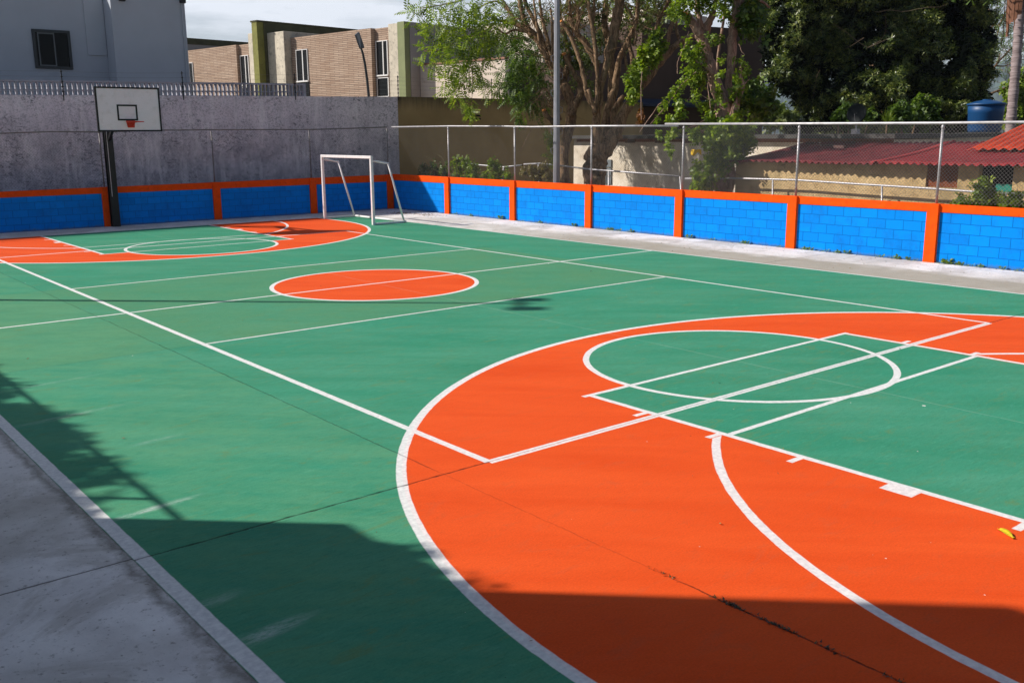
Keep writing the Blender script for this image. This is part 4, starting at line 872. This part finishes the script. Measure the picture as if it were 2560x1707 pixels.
# ------------------------------------------------------------------ tree C (right trunk wrapped in vines)
dC = 26.5
tC = empty('vine_covered_tree', tuple(at(1810, 480, d=dC)), 'stout pale trunk wrapped in bright green vines, right of the many-stemmed tree', 'tree'); tC.location.z = -.16
b = MB()
limb(b, [(1808, 600, 60), (1810, 480, 52), (1812, 380, 50), (1816, 320, 54), (1814, 285, 50), (1804, 250, 38), (1786, 200, 28), (1774, 160, 27), (1764, 128, 30), (1757, 102, 32), (1751, 80, 28), (1748, 50, 14), (1744, 20, 13), (1744, -60, 11)], dC, n=14)
limb(b, [(1753, 92, 24), (1738, 68, 18), (1726, 50, 18), (1714, 36, 22)], dC, off=-.1)
limb(b, [(1756, 96, 26), (1768, 68, 22), (1778, 45, 18), (1787, 17, 13), (1796, -30, 11)], dC, off=.1)
limb(b, [(1822, 300, 26), (1822, 250, 20), (1822, 210, 18), (1828, 162, 21), (1831, 102, 24), (1838, 42, 20), (1846, 0, 20), (1852, -60, 18)], dC, off=.15, n=12)
limb(b, [(1838, 290, 14), (1846, 250, 13), (1858, 215, 10), (1852, 190, 7), (1853, 160, 6), (1854, 136, 4)], dC, off=-.2)
limb(b, [(1790, 190, 14), (1776, 178, 11), (1758, 162, 9), (1740, 153, 7)], dC, off=-.3)
limb(b, [(1806, 290, 18), (1802, 230, 12), (1793, 190, 9), (1796, 136, 7), (1806, 70, 7), (1812, 29, 6), (1816, -20, 5)], dC, off=.4)
limb(b, [(1832, 58, 8), (1818, 30, 10), (1806, 14, 8), (1795, 8, 7)], dC, off=-.1)
limb(b, [(1828, 300, 18), (1838, 262, 12), (1840, 240, 8), (1843, 220, 5)], dC, off=-.35)
limb(b, [(1860, 212, 4), (1866, 205, 3), (1874, 198, 2)], dC, off=-.2)
limb(b, [(1846, 10, 12), (1880, -5, 8), (1905, 5, 7), (1925, 20, 4)], dC, off=.3)
b.build('trunk', bark2, tC, True)
for (px, py, sz) in ((1712, 34, .105), (1836, 267, .075)):
    p = at(px, py, d=dC-.32); dv = Vector((.25, -.35, .9)) if px < 1800 else Vector((-.6, -.7, .2)); dv.normalize(); b = MB(); b.tube([p, p+dv*.03], sz, 12); b.build('cut_end', cutm, tC)
b = MB()
for path in ([(1722,80),(1712,115),(1700,140),(1694,160),(1694,185)], [(1772,190),(1770,220),(1774,250),(1780,300)], [(1700,270),(1740,235),(1785,260)], [(1626,310),(1668,262),(1702,215),(1740,180)], [(1600,330),(1640,270),(1660,250)], [(1604,180),(1603,230),(1604,300)], [(1805,320),(1790,380),(1800,430)], [(1830,330),(1822,380),(1824,420)], [(1848,110),(1855,130),(1862,137)]):
    o_, r__ = smooth_path([at(px, py, d=dC-.5) for px, py in path], [.012]*len(path), 4, .6); b.tube(o_, r__, 5, cap=False)
st = [at(px, py, d=dC-.3) for px, py in ((1808,300),(1825,360),(1800,400),(1780,440),(1830,420))]; twigs(b, st, 70, 1.1, .010, .5, -.5); b.build('vine', bark2, tC)
TB = tmpl_broad(5, 1.0, .34)
C = px_blobs([(1690,30,16),(1700,22,16),(1680,40,12),(1712,50,14),(1735,10,16),(1760,15,18),(1775,5,18),(1800,25,16),(1722,125,16),(1735,140,18),(1720,150,14),(1748,130,14),(1735,175,16),(1725,195,14),(1745,200,14),(1755,185,14),(1740,215,14),(1715,205,10),(1700,215,9),(1685,228,9),(1672,245,8),(1662,260,8),(1652,280,7),(1645,300,7),(1698,250,12),(1705,270,14),(1695,290,12),(1680,300,12),(1740,245,12),(1745,270,9),(1765,265,14),(1770,290,10),(1795,235,14),(1800,100,9),(1808,150,8),(1802,180,8),(1812,30,14),(1822,40,10),(1840,200,10),(1850,235,14),(1862,165,9),(1866,180,8),(1845,150,9),(1835,240,12),(1848,290,10),(1780,100,10)], dC-.5, .35)
P, O = blob_points(C, 800, .1); foliage('vine_leaves', TB, P, frames(len(P), spread=.7, droop=.35, out=O*.3), .075+.045*RNG.random(len(P)), lm_vine, tC)
C = px_blobs([(1775,320,18),(1800,325,24),(1830,325,26),(1855,335,22),(1785,345,20),(1815,345,28),(1845,355,26),(1865,345,18),(1875,360,14),(1830,375,20),(1855,375,18),(1775,360,14),(1740,345,12),(1728,335,10),(1810,395,18),(1800,400,20),(1825,395,16),(1785,415,16),(1805,415,16),(1770,405,12),(1740,420,12),(1745,440,12),(1775,430,14),(1750,460,16),(1770,465,16),(1735,465,10),(1690,330,9),(1675,340,8),(1670,365,8),(1675,385,7),(1645,340,8)], dC-.6, .35)
P, O = blob_points(C, 1350, .1); foliage('vine_leaves', TB, P, frames(len(P), spread=.7, droop=.3, out=O*.5), .085+.05*RNG.random(len(P)), lm_vine, tC)
C = px_blobs([(1870,25,28),(1880,50,26),(1895,45,20),(1860,60,20),(1885,75,18),(1870,245,30),(1895,255,28),(1920,250,18),(1905,265,20),(1850,265,20),(1935,262,10),(1880,10,26),(1850,0,22)], dC+.5, .7)
P, O = blob_points(C, 800, .15); foliage('crown', TB, P, frames(len(P), spread=.7, droop=.2, out=O*.5), .13+.06*RNG.random(len(P)), lm_dark, tC)
C = px_blobs([(1740,-70,60),(1800,-80,70),(1860,-70,60)], dC, 1); P, O = blob_points(C, 500, .3); foliage('crown', TB, P, frames(len(P), spread=.7), .15+.06*RNG.random(len(P)), lm_dark, tC)
# creeper hanging on tree B's long limb
C = px_blobs([(1640,95,9),(1648,85,8),(1632,112,12),(1640,125,12),(1622,130,12),(1605,132,9),(1630,145,12),(1612,150,12),(1600,165,12),(1590,180,12),(1608,178,10),(1582,195,12),(1596,200,10),(1578,215,12),(1590,222,10),(1585,240,10),(1582,252,8),(1640,150,10),(1655,120,10)], dB-.9, .4)
P, O = blob_points(C, 520, .1); foliage('creeper_leaves', TB, P, frames(len(P), spread=.7, droop=.4), .10+.06*RNG.random(len(P)), lm_vine, tB)
b = MB(); b.tube([at(px, py, d=dB-1) for px, py in ((1604,180),(1602,230),(1603,300))], .009, 4); b.build('vine_stem', bark1, tB)
C = px_blobs([(1601,285,5),(1604,300,6),(1600,310,5)], dB-1, .1); P, O = blob_points(C, 60, .1); foliage('dry_leaves', TB, P, frames(len(P), droop=1.0), .07+.04*RNG.random(len(P)), leaf_mat('dead_leaf', (.16,.06,.02), (.28,.11,.04), (.35,.18,.07), .2), tB)

# ------------------------------------------------------------------ big mango tree
dM = 46.0
tM = empty('mango_tree', tuple(at(2200, 400, d=dM)), 'huge dense dark green tree filling the right background', 'tree'); tM.location.z = -.16
b = MB(); c0 = at(2200, 250, d=dM+3); b.tube([(c0.x, c0.y, -.16), (c0.x, c0.y, 2), (c0.x+.2, c0.y, 4.5)], [.6, .5, .42], 12)
for a in range(7): b.tube([(c0.x, c0.y, 3.2+.2*a), (c0.x+1*math.cos(a*.9), c0.y+1*math.sin(a*.9), 5.0), (c0.x+2*math.cos(a*.9), c0.y+2*math.sin(a*.9), 7.5)], [.3, .2, .08], 8)
b.build('trunk', bark1, tM, True)
mb = [(at(px, py, d=dM+3.0), r_*49/FPX) for px, py, r_ in ((1990,335,28),(2040,335,45),(2100,335,50),(2160,330,55),(2220,330,60),(2280,330,60),(2340,330,60),(2400,330,55),(2450,330,45))]
outline = [(1960,10,60),(1965,70,60),(1955,130,50),(1965,175,50),(1985,200,40),(2040,240,50),(2060,285,45),(2040,60,80),(2050,130,80),(2090,190,80),(2120,100,90),(2110,20,90),(2180,60,95),(2200,150,95),(2150,240,70),(2210,250,70),(2260,210,80),(2280,110,95),(2270,20,95),(2350,60,90),(2360,150,90),(2330,240,70),(2400,230,70),(2430,170,60),(2440,100,60),(2420,30,70),(2440,250,45),(2385,285,50),(2310,285,50),(2110,290,45),(2010,250,30),(2150,-70,110),(2290,-80,120),(2020,-60,90),(2400,-60,90)]
for (px, py, r_) in outline:
    mb.append((at(px, py, d=dM+random.uniform(-2.2, .5)), r_*dM/FPX))
# clumps on the clumps: uneven, with dark pockets between
C = []
for c, r_ in mb:
    for _ in range(11):
        d = Vector((random.gauss(0, 1), random.gauss(0, 1), random.gauss(0, 1))).normalized()
        if d.dot(Vector((-.64, -.77, 0))) < -.35: d = -d
        C.append((c+d*r_*random.uniform(.55, 1.0), r_*random.uniform(.22, .42)))
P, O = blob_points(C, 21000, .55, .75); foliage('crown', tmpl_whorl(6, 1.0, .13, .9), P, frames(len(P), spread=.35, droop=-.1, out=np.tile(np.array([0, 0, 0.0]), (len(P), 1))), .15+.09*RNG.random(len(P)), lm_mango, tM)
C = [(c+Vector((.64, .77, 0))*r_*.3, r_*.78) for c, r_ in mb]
P, O = blob_points(C, 9000, .8); foliage('inner_crown', tmpl_whorl(6, 1.0, .2, .6), P, frames(len(P), spread=.6), .34+.1*RNG.random(len(P)), leaf_mat('inner_shade_leaf', (.008,.014,.004), (.012,.02,.006), (.02,.03,.01), .05, .8, .2), tM)  # near-black leaves put the crown's inner shade into the colour
b = MB(); st = [at(px, py, d=dM-3.4) for px, py in ((2160,95),(2170,120),(2050,175),(2255,30))]; dwm = mat('dead_wood', (.17, .12, .08), .9)
for _ in range(8): b = MB(); twigs(b, st, 1, 1.9, .014, .6, .3); b.build('dead_branch', dwm, tM)

# ------------------------------------------------------------------ shrubs in front of the mango tree, one thing each
for (L, lab, d_, n_, mm) in (([(1925,300,16),(1945,285,14),(1960,300,18),(1930,275,10),(1985,300,14),(1905,290,14)], 'pale green bush low between the brown building and the big dark tree', 60, 700, lm_olive),
        ([(2110,285,14),(2125,300,14),(2095,300,12),(2175,295,10)], 'green shrub right beside the satellite dish', 33, 380, lm_dark),
        ([(2245,285,15),(2260,300,16),(2235,305,12),(2260,270,9),(2300,265,14),(2320,285,16),(2335,270,10),(2285,290,12),(2310,305,14),(2340,300,8)], 'leafy lit shrub between the spiky palm and the blue tank', 33, 900, lm_dark),
        ([(2530,230,18),(2545,270,20),(2520,280,16),(2555,200,16),(2510,300,14),(2560,300,20),(2580,250,20)], 'yellow green bush right of the palm trunk at the frame edge', 52, 800, lm_vine)):
    C = px_blobs(L, d_, .5); o0 = C[0][0]; s_ = empty('shrub', (o0.x, o0.y, -.16), lab, 'shrub')
    P, O = blob_points(C, n_, .1); foliage('leaves', TB, P, frames(len(P), spread=.7, droop=.2, out=O*.4), (.10+.07*RNG.random(len(P)))*d_/33, mm, s_)
    b = MB(); 
    for c, r_ in C[:5]: b.tube([(o0.x, o0.y, -.16), (c.x, c.y, c.z)], .03, 5)
    b.build('stem', bark1, s_)
# spiky young palm
sp_ = at(2218, 300, d=32.0); s_ = empty('spiky_palm', (sp_.x, sp_.y, 2.59), 'small spiky pale green palm rising above the slab roof right of the dish', 'palm')
b = MB(); b.tube([(sp_.x, sp_.y, 2.585), (sp_.x, sp_.y, 3.0)], .03, 6); b.build('trunk', bark1, s_)
b = MB()
for k in range(60):
    a = random.uniform(0, 2*math.pi); el = random.uniform(.5, 1.5); L = random.uniform(.35, .62); d = Vector((math.cos(a)*math.cos(el)*.75, math.sin(a)*math.cos(el)*.75, math.sin(el))); p0 = Vector((sp_.x, sp_.y, 2.88)); sd = d.cross(Vector((0,0,1))).normalized()*.012
    b.add([p0-sd, p0+sd, p0+d*L*.6+sd, p0+d*L, p0+d*L*.6-sd], [(0,1,2,3,4)])
b.build('fronds', lm_vine, s_, recalc=False)

# ------------------------------------------------------------------ palm trunk at the right edge and airy tree behind it
dP = 38
pt = empty('palm_tree', tuple(at(2530, 420, d=dP)), 'grey palm trunk with hanging dead fronds at the right edge', 'palm'); pt.location.z = -.16
b = MB(); V = [at(px, py, d=dP) for px, py in ((2512, 470), (2520, 380), (2527, 310), (2533, 240), (2541, 150), (2548, 60), (2554, -20), (2558, -110))]
o_, ro = smooth_path(V, [.24, .2, .185, .18, .175, .17, .165, .16], 14); ro = [r_*(1+.05*(i % 2)) for i, r_ in enumerate(ro)]; b.tube(o_, ro, 14)
t = NT('palm_bark'); P_ = t.pos(); c = t.mix(t.ramp(t.noise(t.mapv(P_, (1, 1, 12)), 1.6, 5, .7), .35, .65), (.14, .10, .10), (.34, .27, .27)); t.bump(t.noise(t.mapv(P_, (1, 1, 12)), 1.6, 4), .8, .04); palmb = t.done(c, .9)
b.build('trunk', palmb, pt, True)
b = MB(); top = at(2556, -60, d=dP)
for k in range(34):
    a = random.uniform(0, 2*math.pi); L = random.uniform(1.2, 2.4); o2 = Vector((math.cos(a), math.sin(a), 0)); pts = [top, top+o2*.35+Vector((0,0,.1)), top+o2*.55+Vector((0,0,-L*.4)), top+o2*.5+Vector((0,0,-L))]
    for j in range(3):
        p, q_ = pts[j], pts[j+1]; sd = Vector((-o2.y, o2.x, 0))*.05*(1.4 if j == 1 else 1); b.add([p-sd, p+sd, q_+sd, q_-sd], [(0,1,2,3)])
b.build('dead_fronds', mat('dead_frond', (.19, .085, .05), .95, var=.3, scale=4), pt, recalc=False)
b = MB(); 
for k in range(16):
    a = k*2.4; d = Vector((math.cos(a), math.sin(a), .35)); n_ = 14; sd0 = Vector((-math.sin(a), math.cos(a), 0))
    prev = None
    for j in range(n_):
        f = j/n_; p = top+Vector((0,0,.2))+Vector((d.x*2.6*f, d.y*2.6*f, 1.3*f-2.3*f*f))
        for sg in (1, -1): b.add([p, p+sd0*sg*.5*(1-f*.6)+Vector((0,0,-.25)), p+sd0*sg*.45*(1-f*.6)+Vector((d.x*.12, d.y*.12, -.22))], [(0,1,2)])
b.build('fronds', lm_dark, pt, recalc=False)
dE = 56
te = empty('airy_tree', tuple(at(2450, 420, d=dE)), 'sparse airy tree with thin spreading branches between the dark tree and the palm', 'tree'); te.location.z = -.16
b = MB()
limb(b, [(2440, 450, 16), (2450, 330, 14), (2455, 270, 10), (2470, 240, 7), (2500, 225, 5), (2530, 215, 4), (2560, 200, 3)], dE)
limb(b, [(2452, 280, 9), (2462, 220, 7), (2485, 170, 5), (2520, 130, 4), (2560, 95, 3)], dE)
limb(b, [(2462, 225, 6), (2470, 150, 5), (2490, 100, 4), (2500, 60, 3), (2520, 20, 2)], dE)
limb(b, [(2468, 170, 5), (2475, 100, 4), (2482, 50, 3), (2470, 20, 2)], dE)
limb(b, [(2490, 228, 4), (2520, 240, 3), (2545, 232, 2), (2575, 240, 2)], dE)
limb(b, [(2488, 165, 4), (2515, 165, 3), (2545, 150, 2), (2570, 150, 2)], dE)
st = [at(px, py, d=dE) for px, py in ((2485,170),(2520,130),(2500,60),(2490,100),(2530,215),(2545,150),(2475,100),(2482,50))]; twigs(b, st, 70, 2.4, .016, .8, .4); b.build('trunk', bark1, te, True)
C = px_blobs([(2490,60,34),(2510,30,30),(2480,110,26),(2520,90,30),(2550,60,26),(2500,140,20),(2535,140,20),(2475,30,24),(2560,120,22),(2510,185,14),(2550,190,14),(2545,10,24)], dE, 1.2)
P, O = blob_points(C, 380, .05); foliage('crown', TW, P, frames(len(P), spread=.7, droop=.3), .36+.2*RNG.random(len(P)), lm_dark, te)

# ------------------------------------------------------------------ shade tree left of the frame
random.seed(5)
ts = empty('shade_tree', (-8.9, 9.4, -.004), 'leafy tree beside the court, out of frame, casting the soft shadow at the left edge', 'tree')
b = MB(); b.tube([(-8.9, 9.4, 0), (-8.8, 9.3, 2.5), (-8.9, 9.4, 4)], [.2, .16, .1], 10); b.build('trunk', bark1, ts, True)
C = [(Vector((-8.62+1.0*math.cos(k*2.4)*((k+.5)/24)**.5, 9.7+3.2*math.sin(k*2.4)*((k+.5)/24)**.5, 4.4+random.uniform(-.5, .5))), random.uniform(.75, 1.0)) for k in range(24)] + [(Vector((-8.8, 5.9, 4.4)), .7), (Vector((-8.9, 5.2, 4.3)), .5), (Vector((-8.55, 6.6, 4.5)), .7), (Vector((-8.15, 6.2, 4.45)), .62), (Vector((-8.0, 5.6, 4.4)), .5), (Vector((-8.1, 7.0, 4.5)), .6), (Vector((-9.5, 5.4, 4.4)), .8)]
P, O = blob_points(C, 34000, .3); foliage('crown', TB, P, frames(len(P), spread=.8, out=O*.4), .085+.035*RNG.random(len(P)), lm_dark, ts)

cl_ = empty('shadow_edge_leaves', (-5.75, 2.35, 3.93), 'unseen row of leaves added on the building edge to soften its shadow', 'leaf screen')  # leaf row added out of frame to soften the building's shadow edge
C = [(Vector((-5.80+random.uniform(-.08, .08), y_, 3.98+random.uniform(-.03, .08))), .15) for y_ in np.linspace(2.2, 3.15, 8)]
P, O = blob_points(C, 900, .1); foliage('leaves', TB, P, frames(len(P), spread=.8), .06+.02*RNG.random(len(P)), lm_dark, cl_)
# ------------------------------------------------------------------ plants between the two fences
TG = tmpl_whorl(9, 1.0, .03, -.6)
def bush(name, L, x_, lab, n_, mm, size=.07, cat='bush'):
    C = [(at(px, py, x=x_+random.uniform(-.2, .2)), r_*31/FPX) for px, py, r_ in L]; c0 = C[0][0]
    s_ = empty(name, (c0.x, c0.y, -.16), lab, cat); P, O = blob_points(C, n_, .1)
    foliage('leaves', TB, P, frames(len(P), spread=.8, droop=-.1, out=O*.3), size*(.7+.7*RNG.random(len(P))), mm, s_)
    b = MB()
    for c, r_ in C: b.tube([(c0.x+random.uniform(-.1, .1), c0.y+random.uniform(-.1, .1), -.16), c], .010, 4)
    b.build('stem', bark1, s_); return s_
dryl = leaf_mat('dry_weed', (.12, .09, .03), (.22, .17, .06), (.30, .25, .10), .25)
bush('bush', [(1140,405,10),(1150,420,12),(1165,410,10),(1185,420,12),(1175,435,12),(1145,440,12),(1190,440,10)], 15.6, 'green weedy bush behind the wall left of the second fence pipe from the corner', 420, lm_vine)
bush('bush', [(1228,410,10),(1240,425,12),(1250,435,10),(1235,440,12),(1270,440,9),(1215,440,10)], 15.6, 'green weedy bush behind the wall right of the second fence pipe from the corner', 330, lm_vine)
bush('bush', [(1330,425,10),(1350,430,12),(1365,420,9),(1310,430,10),(1340,445,12),(1370,445,10)], 16.0, 'dry brown weeds left of the steel pole base', 300, dryl)
bush('bush', [(1062,425,12),(1085,420,14),(1110,430,12),(1050,440,10),(1090,440,12),(1120,440,10)], 16.2, 'dark undergrowth in the shade at the foot of the tan wall', 360, lm_dark)
bush('bush', [(2400,510,10),(2420,515,12),(2450,500,12),(2470,505,14),(2490,515,12),(2455,470,9),(2465,485,10),(2510,510,10),(2530,500,10),(2545,515,10)], 16.2, 'leafy creeper clump climbing the low pipe fence at the right edge', 480, lm_vine, .085)
g_ = at(1145, 400, x=15.7); gp = empty('plume_grass', (g_.x, g_.y, -.16), 'tall dry plume grass rising beside the second fence pipe', 'grass plant'); b = MB()
for k in range(46):
    a = random.uniform(0, 6.28); L = random.uniform(.9, 2.5); ln = random.uniform(.05, .42); p0 = Vector((g_.x, g_.y, -.1)); d = Vector((math.cos(a)*ln, math.sin(a)*ln, 1)); b.tube([p0, p0+d*L*.55, p0+d*L*.8+Vector((math.cos(a), math.sin(a), 0))*.08*L, p0+d*L*.92+Vector((math.cos(a), math.sin(a), -.25))*.2*L], [.007, .006, .004, .002], 4, cap=False)
b.build('blades', mat('straw', (.42, .38, .18), .9), gp)
# yellow cloth hung on the creeper
p = at(1740, 374, d=dC-.9); b = MB(); n_ = 10; vs = []
for i in range(n_+1):
    for j in range(6): u_ = i/n_; vs.append(p + Vector(_R)*(-.13+.28*u_) + Vector((0, 0, -.16*j/5*(.8+.3*math.sin(u_*7)))) + Vector(_f)*(.03*math.sin(u_*14+j*.5)))
b.add(vs, [(i*6+j, (i+1)*6+j, (i+1)*6+j+1, i*6+j+1) for i in range(n_) for j in range(5)]); cl = recentre(b.build('cloth', mat('yellow_cloth', (.75, .45, .01), .8), smooth=True, recalc=False)); so = cl.modifiers.new('t', 'SOLIDIFY'); so.thickness = .004
tag(cl, 'yellow rag hanging in the vines behind the fence', 'cloth')

# ------------------------------------------------------------------ weeds at the wall foot, fallen leaves
def weed_mesh(kind):
    b = MB()
    for k in range(16+6*kind):
        a = random.uniform(0, 6.28); L = random.uniform(.03, .085)*(1+.3*kind); el = random.uniform(.2, 1.2); c0_ = Vector((random.uniform(-.05, .05), random.uniform(-.10, .10), random.uniform(0, .04+.03*kind)))
        d = Vector((math.cos(a)*math.cos(el), math.sin(a)*math.cos(el), math.sin(el))); sd = d.cross(Vector((0,0,1))).normalized()*L*.34
        b.add([c0_, c0_+d*L*.5+sd, c0_+d*L+Vector((0,0,-.01)), c0_+d*L*.5-sd], [(0,1,2,3)])
    return b
protos = []
for k in range(3): o = weed_mesh(k).build('weed', lm_vine, recalc=False); protos.append(o)
panel_names = ['at the foot of the first blue panel from the corner', 'at the foot of the second blue panel from the corner', 'at the foot of the third blue panel from the corner', 'at the foot of the fourth blue panel from the corner', 'at the foot of the fifth blue panel from the corner', 'at the foot of the blue panel left of the nearest pillar', 'at the foot of the blue panel at the right edge']
spots = [(1,20.5),(1,19.6),(1,18.0),(2,16.9),(2,16.1),(2,14.6),(2,14.2),(3,13.2),(3,13.0),(3,12.75),(3,12.3),(4,10.2),(4,9.5),(4,8.55),(4,8.4),(4,7.5),(5,6.8),(5,6.6),(5,6.25),(5,5.95),(5,5.7),(5,4.9),(5,4.55),(5,4.25),(5,4.1),(6,3.5),(6,3.42),(6,3.3),(6,3.2),(6,3.12),(6,2.95),(6,2.75),(6,2.3),(6,2.0)]
used = [0, 0, 0]
for i, (pn, y) in enumerate(spots):
    k = i % 3; o = protos[k] if not used[k] else protos[k].copy()
    if used[k]: col.objects.link(o)
    used[k] = 1; o.location = (14.60+random.uniform(-.02, .02), y, .0); s_ = random.uniform(.4, .85); o.scale = (s_, s_*1.2, s_); o.rotation_euler.z = random.uniform(-.4, .4)
    tag(o, 'small green weed '+panel_names[pn], 'weed', 'weeds at the foot of the blue wall')
b = MB(); 
def litter(b, x, y, s_):
    a = random.uniform(0, 6.28); d = Vector((math.cos(a), math.sin(a), 0))*s_; e = Vector((-d.y, d.x, 0))*.35; c_ = Vector((x, y, .006)); h = random.uniform(.002, .012)
    b.add([c_-d, c_+e+Vector((0,0,h)), c_+d+Vector((0,0,h)), c_-e], [(0,1,2,3)])
for _ in range(260): litter(b, random.triangular(11.9, 14.55, 14.5), random.uniform(2, 23.5), random.uniform(.008, .03))
for cx_, cy_, n_ in ((13.6, 22.2, 150), (13.9, 21.3, 90), (13.7, 20.6, 60)):
    for _ in range(n_): litter(b, random.gauss(cx_, .22), random.gauss(cy_, .3), random.uniform(.015, .045))
for _ in range(300): litter(b, 14.52+abs(random.gauss(0, .035))*-1+.03, random.uniform(1.5, 23.8), random.uniform(.008, .028))
for _ in range(70): litter(b, random.uniform(-2.8, 11.8), random.uniform(-4, 22), random.uniform(.006, .022))
tag(b.build('leaf_litter', leaf_mat('litter', (.05,.03,.015), (.16,.09,.04), (.30,.22,.07), .1), recalc=False), 'scattered dry leaves and debris along the walk', 'litter', kind='stuff')
# moss growing in the slab joint
b = MB()
for cx_, n_ in ((-2.85, 110), (-3.15, 110), (-2.35, 26), (-3.5, 40), (-3.9, 30)):
    for _ in range(n_):
        x_ = -.455+random.gauss(0, .010); y_ = cx_+random.gauss(0, .07); a = random.uniform(0, 6.28); L = random.uniform(.006, .02); d = Vector((math.cos(a)*L, math.sin(a)*L, random.uniform(.2, 1)*L)); p0 = Vector((x_, y_, .001)); sd = Vector((-math.sin(a), math.cos(a), 0))*L*.35; b.add([p0-sd, p0+sd, p0+d], [(0,1,2)])
tag(b.build('moss', leaf_mat('moss', (.03,.02,.008), (.06,.045,.012), (.16,.12,.03), .1), recalc=False), 'dark moss growing along the joint in the orange paint', 'moss', kind='stuff')
# yellow curled leaf near the free-throw lane
lf = at(2515, 1337, z=.0); b = MB(); vs = []; nl = 10; dl = Vector((.06, -.10, 0)).normalized(); dl = (at(2536, 1348, z=0)-at(2498, 1327, z=0)); LL = dl.length; dl.normalize(); sdl = Vector((-dl.y, dl.x, 0))
for i in range(nl+1):
    f = i/nl; wd = .030*math.sin(math.pi*min(1, f*1.08+.06))**.6 if f < .92 else .006
    for j in (-2, -1, 0, 1, 2): vs.append(lf + dl*(LL*(f-.5)) + sdl*(wd*j/2*.9) + Vector((0, 0, .006+.016*abs(j)/2+.006*math.sin(f*5))))
b.add(vs, [(i*5+j, (i+1)*5+j, (i+1)*5+j+1, i*5+j+1) for i in range(nl) for j in range(4)])
lo = recentre(b.build('fallen_leaf', mat('yellow_leaf', (.62, .47, .01), .55, var=.25, scale=40, dirt=(.25,.28,.01)), smooth=True, recalc=False)); so = lo.modifiers.new('t', 'SOLIDIFY'); so.thickness = .002
tag(lo, 'curled yellow leaf lying on the orange paint at the right edge', 'leaf')

# ------------------------------------------------------------------ mountains
def ridge(name, pts, dist, z_base, m_):
    b = MB(); top = [at(px, py, d=dist) for px, py in pts]; vs = []; rows = 14
    for i, p in enumerate(top):
        out = Vector(((p.x-CP[0]), (p.y-CP[1]), 0)).normalized()
        for k in range(rows+1):
            f = k/rows; z = z_base+(p.z-z_base)*f; off = -(1-f)**1.2*dist*.35 + (random.uniform(-1, 1)*dist*.012 if 0 < k < rows else 0)
            vs.append((p.x+out.x*off, p.y+out.y*off, z))
    n_ = rows+1
    b.add(vs, [(i*n_+k, (i+1)*n_+k, (i+1)*n_+k+1, i*n_+k+1) for i in range(len(top)-1) for k in range(rows)]); return tag(b.build(name, m_, smooth=True), kind='structure')
mtn = mat('forested_slope', (.045, .075, .06), .95, var=.45, scale=.012)
base = [(1500,250),(1600,230),(1700,240),(1800,215),(1850,190),(1893,190),(1910,198),(1924,206),(1938,198),(1965,190),(2010,210),(2080,190),(2160,205),(2260,185),(2360,190),(2420,180),(2460,165),(2490,158),(2515,150),(2545,155),(2580,140),(2700,120),(2900,160)]
fine = []
for i in range(len(base)-1):
    for s_ in range(5):
        f = s_/5; fine.append((base[i][0]*(1-f)+base[i+1][0]*f, base[i][1]*(1-f)+base[i+1][1]*f+random.uniform(-2, 2)*(s_ > 0)))
ridge('mountains', fine, 2600, -10, mtn)
# HAZE
hz_ = MB().box((-1500, -1200, -1.2), (3600, 3200, 420)).build('haze', NT('haze_air').m)
tag(hz_, 'thin blue haze in the air over the whole place', 'haze', kind='stuff')
ht = hz_.data.materials[0].node_tree; ht.nodes.remove(ht.nodes['Principled BSDF']); pv = ht.nodes.new('ShaderNodeVolumePrincipled'); pv.inputs['Density'].default_value = .00013; pv.inputs['Color'].default_value = (.72, .82, 1, 1); pv.inputs['Anisotropy'].default_value = .2
ht.links.new(pv.outputs[0], ht.nodes['Material Output'].inputs['Volume'])
